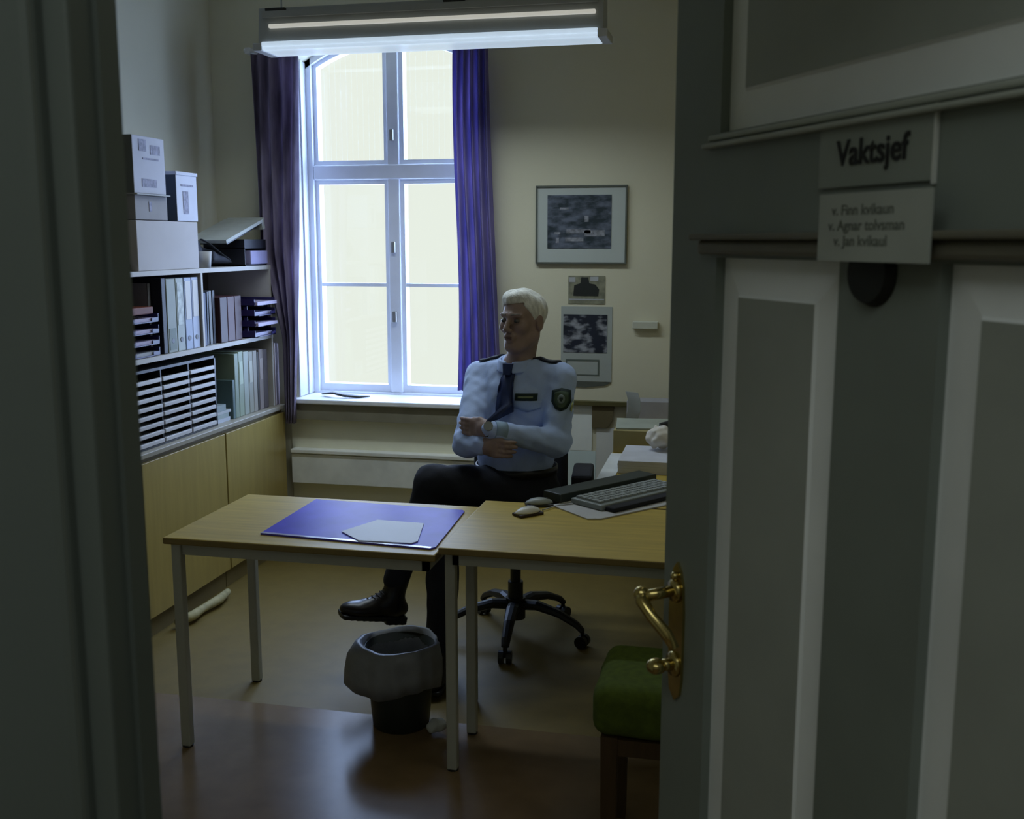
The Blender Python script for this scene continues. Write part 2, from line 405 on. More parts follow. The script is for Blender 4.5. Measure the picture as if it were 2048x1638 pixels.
# ------------------------------------------------------------------ low cabinets and shelves on the left
CX = -2.36; CXB = XL+.005
def cabinet(y0, y1, label):
    e = empty('low_cabinet', ((CX+CXB)/2, (y0+y1)/2, 0), label=label, cat='cabinet', group='low birch cabinets along the left wall')
    g = .004
    b = bm_new(); box(b, CXB, CX-.022, y0+.001, y1-.001, .085, .772); link('body', b, CABE, e)
    b = bm_new(); box(b, CX-.02, CX, y0+g, y1-g, .095, .755, bev=.002); link('door', b, CAB, e)
    b = bm_new(); box(b, CXB, CX-.03, y0+.002, y1-.002, 0, .085); link('plinth', b, mat('plinth', (.20, .16, .07), .5), e)
    return e
cabinet(3.02, 3.738, 'low birch cabinet mostly hidden by the door jamb, nearest the door')
cabinet(3.742, 4.458, 'middle low birch cabinet, under the black sorting trays')
cabinet(4.462, YB-.07, 'low birch cabinet in the corner beside the window')
b = bm_new(); box(b, CXB, CX+.006, 3.02, YB-.068, .774, .796, bev=.003)
link('cabinet_top', b, mat('cab_top', (.36, .33, .26), .4, var=.05), label='long laminate top board lying across the low cabinets', cat='counter top')

SX = -2.385; SXB = XL+.005
sh = empty('shelf_unit', ((SX+SXB)/2, 4.2, .796), label='open two-tier bookshelf standing on the low cabinets against the left wall', cat='shelf')
SY0, SYM, SY1 = 3.05, 4.345, 5.065
for z in (1.155, 1.51):
    b = bm_new(); box(b, SXB, SX, SY0, SY1, z, z+.020); link('shelf_board', b, SHELFW, sh)
for y, z0, z1 in ((SYM, 1.175, 1.51), (SY1-.016, 1.175, 1.51), (SY1-.016, .797, 1.155), (SY0, 1.175, 1.51), (SY0, .797, 1.155), (3.69, .797, 1.155), (3.70, 1.175, 1.51)):
    b = bm_new(); box(b, SXB, SX-.002, y, y+.016, z0, z1); link('side_panel', b, SHELFW, sh)
b = bm_new(); box(b, SXB, SXB+.004, SY0+.02, SY1-.02, .80, 1.50); link('back_panel', b, mat('shelf_back', (.13, .125, .11), .7), sh)

# black letter sorter: three columns of shallow trays
sy0, sy1, sz0, sz1 = 3.735, 4.445, .797, 1.128
so = empty('letter_sorter', (SX-.15, (sy0+sy1)/2, sz0), label='black sorting rack of shallow white-lipped trays in three columns on the counter', cat='sorting rack')
b = bm_new()
box(b, SXB+.01, SX-.003, sy0, sy0+.012, sz0, sz1); box(b, SXB+.01, SX-.003, sy1-.012, sy1, sz0, sz1)
box(b, SXB+.01, SX-.003, sy0, sy1, sz1-.012, sz1); box(b, SXB+.01, SXB+.02, sy0, sy1, sz0, sz1); box(b, SXB+.01, SX-.003, sy0, sy1, sz0, sz0+.008)
cw = (sy1-sy0-.024)/3
for k in (1, 2): box(b, SXB+.01, SX-.006, sy0+.012+cw*k-.004, sy0+.012+cw*k+.004, sz0, sz1)
link('casing', b, BLACKP, so)
TRAYM = mat('tray_lip', (.60, .60, .62), .4, var=.06)
rows = 8; pitch = (sz1-sz0-.035)/rows
for k in range(3):
    for r in range(rows):
        if k == 2 and r == 7: pass
        y0 = sy0+.012+cw*k+.006; y1 = y0+cw-.012; z = sz0+.010+r*pitch
        b = bm_new(); box(b, SX-.25, SX-.005, y0, y1, z, z+.004); box(b, SX-.012, SX+.002, y0, y1, z, z+.017, bev=.002)
        link('tray', b, TRAYM, so)

# books / binders : spine faces +X
def binder(y0, y1, z0, h, m, label, cat='binder', name='ring_binder', group=None, lab=None, ring=True, depth=.27, x=SX-.012, lean=0, two=None):
    e = empty(name, (x-depth/2, (y0+y1)/2, z0), label=label, cat=cat, group=group)
    Mt = Matrix.Translation((0, y0, z0)) @ Matrix.Rotation(lean, 4, 'X') @ Matrix.Translation((0, -y0, -z0)) if lean else None
    b = bm_new(); box(b, x-depth, x, y0, y1, z0, z0+h, M=Mt, bev=.003); link('cover', b, m, e)
    w = y1-y0
    if lab:
        b = bm_new(); box(b, x-.001, x+.0015, y0+w*.14, y1-w*.14, z0+h*lab[0], z0+h*lab[1], M=Mt); link('spine_label', b, lab[2], e)
    if ring:
        b = bm_new(); r = min(.011, w*.22); tube(b, (x-.001, (y0+y1)/2, z0+h*.16), (x+.002, (y0+y1)/2, z0+h*.16), r, n=16)
        if Mt: bmesh.ops.transform(b, matrix=Mt, verts=b.verts)
        link('finger_ring', b, BLACKP, e)
    return e
def book(y0, y1, z0, h, m, label, x=SX-.03, depth=.22, lean=0, group=None, name='book', cat='book'):
    Mt = Matrix.Translation((0, y0, z0)) @ Matrix.Rotation(lean, 4, 'X') @ Matrix.Translation((0, -y0, -z0)) if lean else None
    e = empty(name, (x-depth/2, (y0+y1)/2, z0), label=label, cat=cat, group=group)
    t = min(.003, (y1-y0)*.2)
    b = bm_new(); box(b, x-depth, x, y0, y0+t, z0, z0+h, M=Mt); box(b, x-depth, x, y1-t, y1, z0, z0+h, M=Mt); box(b, x-t, x, y0, y1, z0, z0+h, M=Mt); link('cover', b, m, e)
    b = bm_new(); box(b, x-depth+.004, x-t, y0+t, y1-t, z0+.004, z0+h-.004, M=Mt); link('page_block', b, CREAM, e)
    return e
def cm(n, c, **k): return mat('cover_'+n, c, .5, var=.06, **k)
ZM = 1.1752; ZL = .7965
binder(4.026, 4.058, ZM, .322, cm('black', (.01, .011, .02)), 'narrow black binder standing right of the letter trays', ring=False)
binder(4.064, 4.138, ZM, .318, cm('sage', (.27, .30, .25)), 'grey green binder with a lower olive label on the middle shelf', lab=(.04, .33, cm('olive', (.10, .14, .09))))
binder(4.142, 4.205, ZM, .318, cm('palegreen', (.38, .43, .40)), 'pale mottled green binder beside the grey green binder', lab=(.36, .94, mat('mottled', (.45, .5, .47), .5, var=.3, scale=40)))
binder(4.212, 4.272, ZM, .318, cm('lightblue', (.36, .43, .60)), 'light blue binder with a tall white spine label', lab=(.42, .95, WHITE))
binder(4.275, 4.335, ZM, .318, cm('paleblue', (.44, .50, .66)), 'pale blue binder against the shelf divider', lab=(.45, .96, WHITE))
binder(4.366, 4.400, ZM, .245, cm('navy', (.02, .04, .12)), 'thin navy binder just past the shelf divider', ring=False)
book(4.404, 4.424, ZM+.0015, .235, cm('greyblue', (.22, .26, .32)), 'thin grey blue booklet leaning beside the navy binder', lean=-.04)
book(4.432, 4.450, ZM+.0015, .245, cm('slate', (.07, .09, .12)), 'thin slate booklet, middle of the leaning booklets', lean=-.04)
book(4.458, 4.486, ZM, .250, cm('pewter', (.16, .17, .17)), 'pewter grey booklet next to the maroon binders')
book(4.490, 4.516, ZM, .250, cm('char', (.03, .035, .05)), 'charcoal booklet touching the pewter booklet')
for i, (y0, y1, c, lb) in enumerate(((4.53, 4.60, (.05, .02, .02), 'dark brown red binder, first of the maroon row'), (4.604, 4.674, (.075, .018, .022), 'deep maroon binder in the middle of the maroon row'), (4.678, 4.745, (.06, .016, .018), 'maroon binder next to the paper trays'))):
    binder(y0, y1, ZM, .215, cm('maroon%d' % i, c), lb, ring=False)
book(3.719, 3.742, ZM, .30, cm('ink', (.01, .01, .02)), 'tall black book half hidden by the letter trays')
# pale tall file at the side of the dark recess
book(3.996, 4.022, ZM+.001, .30, cm('ash', (.22, .22, .24)), 'ash grey file standing at the edge of the dark recess', x=SX-.06, depth=.16)

# letter tray stacks
def tray_stack(y0, y1, z0, levels, label, pitch=.048, m=None, x1=SX-.01, deep=.24, stick=0):
    e = empty('letter_tray_stack', (x1-deep/2, (y0+y1)/2, z0), label=label, cat='letter trays')
    m = m or mat('tray_indigo', (.03, .025, .12), .35, trans=0)
    for k in range(levels):
        z = z0+.002+k*pitch; s = stick*(k % 2)
        b = bm_new(); box(b, x1-deep+s, x1+s, y0, y1, z, z+.004); box(b, x1-deep+s, x1+s, y0, y0+.004, z, z+.034); box(b, x1-deep+s, x1+s, y1-.004, y1, z, z+.034)
        box(b, x1-.004+s, x1+s, y0+.004, y0+.05, z, z+.018); box(b, x1-.004+s, x1+s, y1-.05, y1-.004, z, z+.018)
        for yy in (y0+.002, y1-.006):
            if k < levels-1: box(b, x1-.20, x1-.18, yy, yy+.004, z+.03, z+pitch+.002); box(b, x1-.06, x1-.04, yy, yy+.004, z+.03, z+pitch+.002)
        link('tray', b, m, e)
    return [z0+.006+k*pitch for k in range(levels)]
PPINK = mat('paper_lilac', (.50, .44, .60), .6, var=.12, scale=20)
def stackpaper(x0, x1, y0, y1, z, h, m, label, rot=0, name='paper_stack', cat='papers', n=3):
    b = bm_new(); cxm, cym = (x0+x1)/2, (y0+y1)/2
    for i in range(n):
        Mt = Matrix.Translation((cxm, cym, 0)) @ Matrix.Rotation(rot+random.uniform(-.012, .012), 4, 'Z') @ Matrix.Translation((-cxm, -cym, 0))
        box(b, x0, x1, y0, y1, z+h*i/n+.0003, z+h*(i+1)/n, M=Mt)
    return link(name, b, m, label=label, cat=cat)
zs = tray_stack(3.765, 3.990, ZM, 4, 'indigo letter tray stack at the near end of the middle shelf', pitch=.047)
words = ('bottom', 'second lowest', 'second highest', 'top')
for i, z in enumerate(zs):
    stackpaper(SX-.24, SX-.016, 3.772, 3.983, z, .014, PPINK if i else GREYP, 'papers in the %s tray of the near letter tray stack' % words[i])
b = bm_new(); box(b, SX-.20, SX-.02, 3.79, 3.97, zs[3]+.030, zs[3]+.060, bev=.004)
b.verts.ensure_lookup_table()
link('red_box', b, mat('rust_red', (.16, .035, .012), .6), label='rust red flat box on top of the near letter tray stack', cat='box')
zs = tray_stack(4.80, 5.035, ZM, 4, 'indigo letter tray stack beside the curtain, sticking out of the shelf', pitch=.052, x1=SX+.03)
for i, z in enumerate(zs):
    stackpaper(SX-.20, SX+.015+.03*(i % 2), 4.81, 5.025, z, .016, PPINK if i % 2 else mat('paper_lavender', (.56, .54, .72), .6, var=.1), 'papers in the %s tray of the letter tray stack by the curtain' % words[i], rot=.02*(-1)**i)

# lower compartment right of the sorter
for i, (y0, y1, z0, h, c) in enumerate(((4.455, 4.60, ZL, .018, (.50, .54, .60)), (4.452, 4.585, ZL+.0185, .020, (.36, .42, .40)), (4.455, 4.61, ZL+.039, .014, (.52, .55, .56)), (4.453, 4.56, ZL+.0535, .03, (.30, .36, .36)))):
    stackpaper(SX-.22, SX-.02, y0, y1, z0, h, mat('pile%d' % i, c, .6, var=.1), ('bottom', 'second', 'third', 'topmost')[i]+' bundle in the low paper pile next to the sorting rack', n=2)
cols = [((.10, .16, .16), 'teal grey', .19), ((.24, .30, .22), 'moss grey', .315), ((.30, .36, .26), 'pale moss', .32), ((.34, .38, .32), 'light sage', .315), ((.30, .30, .24), 'stone', .31), ((.33, .31, .26), 'sand', .31), ((.05, .045, .04), 'near black', .30), ((.26, .22, .20), 'taupe', .31), ((.12, .10, .10), 'dark umber', .305)]
y = 4.62
wd = (.028, .042, .052, .055, .05, .045, .022, .05, .052)
for i, (c, nm, h) in enumerate(cols):
    binder(y, y+wd[i]-.003, ZL, h, cm('low%d' % i, c), '%s folder in the row of folders left of the window, low shelf' % nm, name='folder', cat='folder', ring=False, lab=(.5, .85, cm('lowlab%d' % i, tuple(min(1, v*1.5) for v in c))) if i in (2, 4, 7) else None)
    y += wd[i]
# folders past the shelf end, next to the curtain
for i, (c, h, nm) in enumerate((((.38, .32, .34), .33, 'pinkish grey'), ((.045, .03, .05), .33, 'dark aubergine'), ((.34, .28, .33), .325, 'mauve grey'))):
    binder(5.068+i*.018, 5.083+i*.018, ZL, h, cm('end%d' % i, c), '%s folder squeezed between the shelf end and the window wall' % nm, name='folder', cat='folder', ring=False, depth=.2, x=SX+.002)

# ------------------------------------------------------------------ things on top of the shelf
ZT = 1.5302
BW = mat('box_white', (.52, .50, .51), .65, var=.03)
BSHADE = mat('box_side_shade', (.12, .135, .13), .7, var=.05)  # near side of the top carton, its shade put into the colour
def carton(name, x0, x1, y0, y1, z0, z1, m, label, lid=None, lab=None, cat='box', side=None):
    e = empty(name, ((x0+x1)/2, (y0+y1)/2, z0), label=label, cat=cat)
    b = bm_new(); box(b, x0, x1, y0, y1, z0, z1, bev=.003)
    o = link('carton_body', b, m, e)
    if side:
        o.data.materials.append(side)
        for p in o.data.polygons:
            if p.normal.y < -.5: p.material_index = 1
    if lid:
        b = bm_new(); box(b, x0-.004, x1+.004, y0-.004, y1+.004, z1-lid, z1+.003, bev=.003); link('lid', b, m, e)
    if lab:
        b = bm_new()
        for (a, c, d, f) in lab: box(b, x1, x1+.0015, y0+(y1-y0)*a, y0+(y1-y0)*c, z0+(z1-z0)*d, z0+(z1-z0)*f)
        link('printed_label', b, mat('label_grey', (.24, .24, .34), .6, var=.3, scale=60), e)
    return e
# big white box lies lowest
carton('storage_box', -2.715, SX-.005, 3.852, 4.343, ZT, 1.735, BW, 'large plain white box on the shelf top, lowest of the stack')
carton('storage_box', -2.70, SX-.01, 3.86, 4.105, 1.7375, 1.836, mat('box_drab', (.30, .29, .30), .7), 'flat drab grey box between the large white box and the top carton', lab=[(.42, .5, .35, .75)])
carton('storage_box', -2.705, SX+.0, 3.845, 4.085, 1.842, 2.070, mat('box_lilacwhite', (.50, .51, .60), .6, var=.04), 'pale carton with printed marks, topmost of the stack', lab=[(.2, .42, .74, .94), (.55, .85, .70, .86), (.25, .7, .12, .26), (.3, .8, .60, .63)], side=BSHADE, lid=None)
b = bm_new(); box(b, -2.70, SX+.01, 3.85, 4.10, 1.8365, 1.8415); link('cardboard_sheet', b, GREYP, label='thin grey board lying between the drab box and the top carton', cat='board')
carton('archive_box', -2.66, SX-.005, 4.175, 4.352, 1.7375, 1.945, mat('box_bluewhite', (.58, .61, .74), .55, var=.04), 'upright archive box with shaded blue side standing on the large white box', lid=.012, lab=[(.22, .8, .72, .76), (.3, .55, .15, .62)], side=mat('box_blue_shade', (.06, .085, .13), .6))  # dark blue side also holds the shade away from the window
# dark bag with handles
def sdf_mesh(fn, lo, hi, h):
    lo = np.array(lo, float); hi = np.array(hi, float); n = np.ceil((hi-lo)/h).astype(int)+1
    g = [lo[i]+h*np.arange(n[i]) for i in range(3)]
    P = np.stack(np.meshgrid(*g, indexing='ij'), -1).astype('f')
    v = fn(P).astype('f'); ins = v < 0
    nc = n-1
    acc = np.zeros((*nc, 3), 'f'); cnt = np.zeros(nc, 'f')
    def sl(o): return tuple(slice(o[i], o[i]+nc[i]) for i in range(3))
    corners = [(i, j, k) for i in (0, 1) for j in (0, 1) for k in (0, 1)]
    for a in corners:
        for ax in range(3):
            if a[ax] == 0:
                c = list(a); c[ax] = 1; c = tuple(c)
                va, vb = v[sl(a)], v[sl(c)]; m = (va < 0) != (vb < 0)
                t = np.where(m, va/(va-vb+1e-12), 0)
                p = np.zeros((*nc, 3), 'f'); p[..., 0] = a[0]; p[..., 1] = a[1]; p[..., 2] = a[2]; p[..., ax] += t
                acc += p*m[..., None]; cnt += m
    act = cnt > 0; idx = -np.ones(nc, int); idx[act] = np.arange(act.sum())
    base = np.stack(np.meshgrid(*[np.arange(c) for c in nc], indexing='ij'), -1)
    V = (base[act]+acc[act]/cnt[act][:, None])*h+lo
    F = []
    for ax in range(3):
        o1, o2 = [(1, 2), (2, 0), (0, 1)][ax]
        s0 = [slice(None)]*3; s1 = [slice(None)]*3; s0[ax] = slice(0, n[ax]-1); s1[ax] = slice(1, n[ax])
        A, B = ins[tuple(s0)], ins[tuple(s1)]
        ch = np.argwhere(A != B)
        ok = (ch[:, o1] > 0) & (ch[:, o2] > 0) & (ch[:, o1] < n[o1]-1) & (ch[:, o2] < n[o2]-1)
        ch = ch[ok]
        fl = A[tuple(ch.T)]
        def at(d1, d2):
            q = ch.copy(); q[:, o1] -= d1; q[:, o2] -= d2; return idx[tuple(q.T)]
        q = np.stack([at(0, 0), at(1, 0), at(1, 1), at(0, 1)], 1)
        q[~fl] = q[~fl][:, ::-1]
        F.append(q)
    F = np.concatenate(F)
    me = bpy.data.meshes.new('body'); me.vertices.add(len(V)); me.vertices.foreach_set('co', V.astype('f').ravel())
    me.loops.add(len(F)*4); me.loops.foreach_set('vertex_index', F.ravel().astype('i'))
    me.polygons.add(len(F)); me.polygons.foreach_set('loop_start', np.arange(0, len(F)*4, 4, dtype='i')); me.polygons.foreach_set('loop_total', np.full(len(F), 4, 'i'))
    me.update(calc_edges=True); me.validate()
    return me
def smin(a, b, k):
    h = np.clip(.5+.5*(b-a)/k, 0, 1); return b*(1-h)+a*h-k*h*(1-h)
def smax(a, b, k): return -smin(-a, -b, k)
def cap(P, a, b, ra, rb=None):
    rb = ra if rb is None else rb
    a = np.array(a, 'f'); b = np.array(b, 'f'); d = b-a; L2 = (d*d).sum()
    t = np.clip(((P-a)@d)/L2, 0, 1); q = P-a-t[..., None]*d
    return np.sqrt((q*q).sum(-1))-(ra+(rb-ra)*t)
def ell(P, c, r, R=None):
    q = P-np.array(c, 'f')
    if R is not None: q = q@np.array(R, 'f').T     # rows of R are the local axes
    r = np.array(r, 'f'); k0 = np.sqrt(((q/r)**2).sum(-1)); k1 = np.sqrt(((q/(r*r))**2).sum(-1))+1e-9
    return k0*(k0-1)/k1
def rbox(P, c, hs, rr, R=None):
    q = P-np.array(c, 'f')
    if R is not None: q = q@np.array(R, 'f').T
    q = np.abs(q)-(np.array(hs, 'f')-rr)
    return np.sqrt((np.maximum(q, 0)**2).sum(-1))+np.minimum(q.max(-1), 0)-rr
def wob(P, f, s=0):
    return np.sin(P[..., 0]*f+s)*np.sin(P[..., 1]*f*1.13+s*1.7)*np.sin(P[..., 2]*f*.91+s*2.3)

def bag(P):
    d = ell(P, (-2.57, 4.47, 1.60), (.11, .10, .10))
    d = smin(d, cap(P, (-2.56, 4.43, 1.63), (-2.51, 4.74, 1.556), .06, .022), .05)
    d = smin(d, cap(P, (-2.47, 4.60, 1.58), (-2.46, 4.76, 1.556), .03, .014), .04)
    d = smax(d, 1.542-P[..., 2], .01); d = smax(d, 4.362-P[..., 1], .01); d = smax(d, P[..., 0]+2.444, .01)
    return d+.004*wob(P, 38)
me = sdf_mesh(bag, (-2.72, 4.28, 1.50), (-2.34, 4.86, 1.75), .008)
bg = link('shoulder_bag', me, mat('bag_navy', (.008, .010, .022), .75, bump=.1), smooth=True, label='black slumped bag on the shelf top beside the white box', cat='bag')
b = bm_new(); path(b, [(-2.45, 4.48, 1.66), (-2.45, 4.54, 1.645), (-2.45, 4.62, 1.61), (-2.45, 4.72, 1.57), (-2.46, 4.77, 1.55)], .006, sc=(1.6, .5)); link('strap', b, BLACKP, bg)
b = bm_new(); lathe(b, (SX-.022, 4.425, ZT), [(0, 0), (.026, 0), (.032, .075), (.029, .075), (.024, .006), (0, .006)], 24)
link('paper_cup', b, mat('cup', (.45, .45, .45), .6), smooth=True, label='small grey white cup in front of the black bag', cat='cup')
b = bm_new(); box(b, -2.73, -2.665, 4.62, 4.86, ZT, 1.665, bev=.003)
link('file_box', b, mat('file_grey', (.40, .41, .46), .6), label='pale grey file box standing behind the black bag', cat='file box')
T = empty('office_tray', (-2.5, 4.94, ZT), label='low black desk tray at the window end of the shelf top', cat='desk tray')
b = bm_new(); box(b, -2.62, -2.40, 4.81, 5.05, ZT, ZT+.008); box(b, -2.62, -2.40, 4.81, 4.815, ZT, ZT+.09); box(b, -2.62, -2.40, 5.045, 5.05, ZT, ZT+.09); box(b, -2.62, -2.40, 4.81, 5.05, ZT+.085, ZT+.13)
link('tray_body', b, mat('tray_black', (.012, .013, .022), .5), T)
b = bm_new(); box(b, -2.58, -2.385, 4.845, 5.035, ZT+.0085, ZT+.075, bev=.003); link('lilac_box', b, mat('lilac', (.32, .30, .50), .6), label='lilac paper block inside the low black desk tray', cat='paper block')
b = bm_new()
Mt = Matrix.Translation((-2.48, 4.80, 1.70)) @ Matrix.Rotation(.26, 4, 'X')
box(b, -.12, .09, -.20, .22, -.008, .008, M=Mt); box(b, -.11, .085, .205, .235, -.045, .01, M=Mt)
link('open_folder', b, mat('folder_pale', (.42, .44, .40), .6, var=.1), label='pale opened folder leaning over the bag and black tray', cat='folder')
b = bm_new(); box(b, -.11, .07, -.16, .20, -.024, -.009, M=Mt); link('dark_folder', b, BLACKP, label='thin black folder directly under the pale opened folder', cat='folder')
b = bm_new(); box(b, -2.6, SX-.03, 3.74, 3.84, ZT, ZT+.03, bev=.003); link('brown_pad', b, mat('brownpad', (.05, .03, .03), .6), label='small dark brown box near the jamb on the shelf top', cat='box')
b = bm_new(); box(b, -2.62, -2.50, 3.72, 3.838, ZT+.0315, 1.835, bev=.003); link('dark_case', b, mat('darkcase', (.02, .022, .02), .7), label='tall dark case behind the large white box at the shelf end', cat='case')

# things along the cabinet plinth
b = bm_new(); path(b, [(-2.33, 3.90, .03), (-2.30, 3.99, .035), (-2.31, 4.08, .03), (-2.29, 4.2, .035), (-2.31, 4.32, .03)], [.018, .022, .018, .022, .016])
link('rolled_plan', b, mat('cloth_tan', (.42, .38, .20), .7, var=.2, scale=25), smooth=True, label='crumpled tan cloth roll lying along the cabinet foot', cat='cloth')

# ------------------------------------------------------------------ desks
def leg(b, x, y, z1, r=.0165):
    box(b, x-r, x+r, y-r, y+r, .004, z1, bev=.005)
def desk(name, x0, x1, y0, y1, zt, legs, label, rails=True, insetf=.03):
    e = empty(name, ((x0+x1)/2, (y0+y1)/2, 0), label=label, cat='desk')
    b = bm_new(); box(b, x0, x1, y0, y1, zt-.022, zt, bev=.004)
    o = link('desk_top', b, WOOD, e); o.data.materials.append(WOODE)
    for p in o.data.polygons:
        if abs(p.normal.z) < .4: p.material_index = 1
    b = bm_new(); i = insetf
    box(b, x0+i, x1-i, y0+i, y0+i+.02, zt-.062, zt-.023); box(b, x0+i, x1-i, y1-i-.02, y1-i, zt-.062, zt-.023)
    box(b, x0+i, x0+i+.02, y0+i, y1-i, zt-.062, zt-.023); box(b, x1-i-.02, x1-i, y0+i, y1-i, zt-.062, zt-.023)
    link('rail_frame', b, STEEL, e)
    for (x, y) in legs:
        b = bm_new(); leg(b, x, y, zt-.023); l = link('leg', b, STEEL, e)
        b = bm_new(); tube(b, (x, y, 0), (x, y, .006), .018, n=12); link('foot', b, BLACKP, l)
    return e
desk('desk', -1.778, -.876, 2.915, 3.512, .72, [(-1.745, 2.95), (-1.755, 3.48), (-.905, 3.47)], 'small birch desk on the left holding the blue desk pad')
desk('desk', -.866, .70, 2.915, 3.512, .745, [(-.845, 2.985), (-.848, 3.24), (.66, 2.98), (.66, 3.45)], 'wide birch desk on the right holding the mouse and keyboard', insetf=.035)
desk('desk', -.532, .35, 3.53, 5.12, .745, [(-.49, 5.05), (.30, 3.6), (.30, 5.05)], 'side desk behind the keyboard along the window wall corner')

# desk pad
dp = empty('desk_pad', (-1.2, 3.22, .721), label='glossy blue purple desk pad lying on the left desk', cat='desk pad')
pts = [(-1.487, 3.012, .7205), (-.905, 2.965, .7205), (-.893, 2.985, .7205), (-.918, 3.42, .7205), (-.93, 3.436, .7205), (-1.49, 3.472, .7205)]
b = bm_new(); prism(b, pts, (0, 0, .005)); link('pad_sheet', b, mat('pad_blue', (.10, .085, .66), .35, var=.12, scale=6, spec=.10), dp)
b = bm_new(); prism(b, [(p[0]*1.0+(-.0), p[1], .7255) for p in [(-1.487, 3.012), (-.905, 2.965), (-.904, 2.980), (-1.487, 3.027)]], (0, 0, .0008)); link('edge_strip', b, mat('pad_edge', (.5, .5, .75), .25, coat=.5), dp)
b = bm_new(); prism(b, [(-1.235, 3.075, .7264), (-1.145, 2.990, .7264), (-.975, 2.995, .7264), (-.962, 3.02, .7264), (-1.005, 3.225, .7264), (-1.17, 3.235, .7264)], (0, 0, .003))
link('paper_sheet', b, mat('paper_bluewhite', (.62, .66, .74), .5, var=.02), label='loose white paper sheets lying on the blue desk pad', cat='paper')

# mouse
def mouse(name, c, s, rz, m, label, m2):
    e = empty(name, c, 0, label=label, cat='mouse')
    R = Matrix.Rotation(rz, 4, 'Z')
    def f(P):
        ca, sa = math.cos(rz), math.sin(rz)
        q = np.stack([(P[..., 0]-c[0])*ca+(P[..., 1]-c[1])*sa, -(P[..., 0]-c[0])*sa+(P[..., 1]-c[1])*ca, P[..., 2]-c[2]], -1)
        d = ell(q, (0, 0, .004), (s*.5, s*.86, s*.42)); return smax(d, .009-q[..., 2], .004)
    r = s*1.1
    me = sdf_mesh(f, (c[0]-r, c[1]-r, c[2]), (c[0]+r, c[1]+r, c[2]+s), .0035); link('shell', me, m, e, smooth=True)
    b = bm_new(); box(b, -s*.45, s*.45, -s*.78, s*.78, 0, .009, M=Matrix.Translation(c) @ R, bev=.002); link('mouse_base', b, m2, e)
    b = bm_new(); tube(b, Matrix.Translation(c) @ R @ Vector((-.004, s*.45, s*.34)), Matrix.Translation(c) @ R @ Vector((.004, s*.45, s*.34)), .007, n=14); link('wheel', b, m2, e)
    return e
mouse('computer_mouse', (-.678, 3.345, .7455), .060, -.75, mat('mouse_white', (.62, .60, .52), .35), 'white computer mouse with dark underside on the right desk', mat('mouse_dark', (.03, .015, .012), .5))
mouse('computer_mouse', (-.665, 3.475, .7455), .060, -1.2, mat('mouse_grey', (.25, .27, .24), .4), 'grey puck lying at the left end of the keyboard papers', BLACKP)
# cable from the mouse
b = bm_new(); path(b, [(-.64, 3.40, .750), (-.60, 3.47, .751), (-.55, 3.50, .752)], .0025, n=8); link('mouse_cable', b, GREYP, label='short pale cable running from the mouse to the papers', cat='cable')

# newspaper spread under a keyboard, and binder behind
b = bm_new(); prism(b, [(-.625, 3.480, .7457), (-.475, 3.325, .7457), (-.43, 3.335, .7457), (.05, 3.90, .7457), (-.10, 4.05, .7457), (-.50, 3.60, .7457)], (0, 0, .004))
link('newspaper', b, mat('newsprint', (.50, .50, .50), .7, var=.05), label='large white paper sheet under the keyboard on the right desk', cat='paper')
def rotbox(b, c, hx, hy, z0, z1, rz, bev=0): return box(b, -hx, hx, -hy, hy, z0, z1, M=Matrix.Translation((c[0], c[1], 0)) @ Matrix.Rotation(rz, 4, 'Z'), bev=bev)
kr = math.atan2(.36, .27)
kb = empty('keyboard', (-.40, 3.66, .75), label='grey keyboard with dark keys lying askew on the white paper sheet', cat='keyboard')
kc = (-.372, 3.642)
b = bm_new(); rotbox(b, kc, .215, .075, .7502, .770, kr, .005); link('keyboard_case', b, mat('kb_grey', (.24, .27, .27), .4), kb)
b = bm_new()
KM = Matrix.Translation((kc[0], kc[1], 0)) @ Matrix.Rotation(kr, 4, 'Z')
for r in range(5):
    for k in range(15):
        x = -.200+k*.0272; y_ = -.052+r*.024
        box(b, x, x+.0225, y_, y_+.018, .770, .777, M=KM)
link('keys', b, mat('kb_keys', (.30, .33, .33), .5), kb)
b = bm_new(); rotbox(b, (kc[0]+.099*math.sin(kr), kc[1]-.099*math.cos(kr)), .20, .022, .7502, .766, kr, .005)
link('wrist_rest', b, BLACKF, label='black wrist rest along the front of the keyboard', cat='wrist rest')
b = bm_new(); rotbox(b, (kc[0]-.125*math.sin(kr)-.008, kc[1]+.125*math.cos(kr)+.012), .25, .045, .7502, .782, kr, .004)
link('dark_folder', b, mat('folder_green', (.018, .028, .022), .5), label='dark green folder lying behind the keyboard', cat='folder')

# things on the side desk, seen between officer and door
stackpaper(-.46, -.18, 4.05, 4.38, .7455, .05, mat('paper_bw', (.55, .56, .60), .6), 'white paper pile on the side desk, nearest the keyboard', n=5)
stackpaper(-.528, -.462, 3.80, 4.42, .7455, .004, mat('paper_gr', (.60, .62, .60), .6), 'loose pale papers along the edge of the side desk, behind the dark folder', n=2)
carton('cardboard_box', -.527, -.30, 4.45, 4.75, .7455, .845, mat('manila', (.30, .25, .10), .7), 'yellow brown flat box on the side desk')
b = bm_new(); rotbox(b, (-.40, 4.61), .13, .13, .8455, .852, .1); link('grey_document', b, mat('docgrey', (.33, .36, .30), .6), label='grey document lying on the yellow brown box', cat='document')
b = bm_new(); box(b, -.527, -.25, 4.98, 5.10, .7455, .895, M=None, bev=.004); link('document_box', b, mat('docbox', (.33, .33, .36), .6), label='pale grey upright document box on the side desk against the wall', cat='document box')
b = bm_new(); path(b, [(-.33, 4.50, .90), (-.29, 4.52, .905), (-.24, 4.55, .90)], [.012, .016, .012]); link('stapler', b, BLACKP, label='black stapler lying on the grey document beside the door edge', cat='stapler')
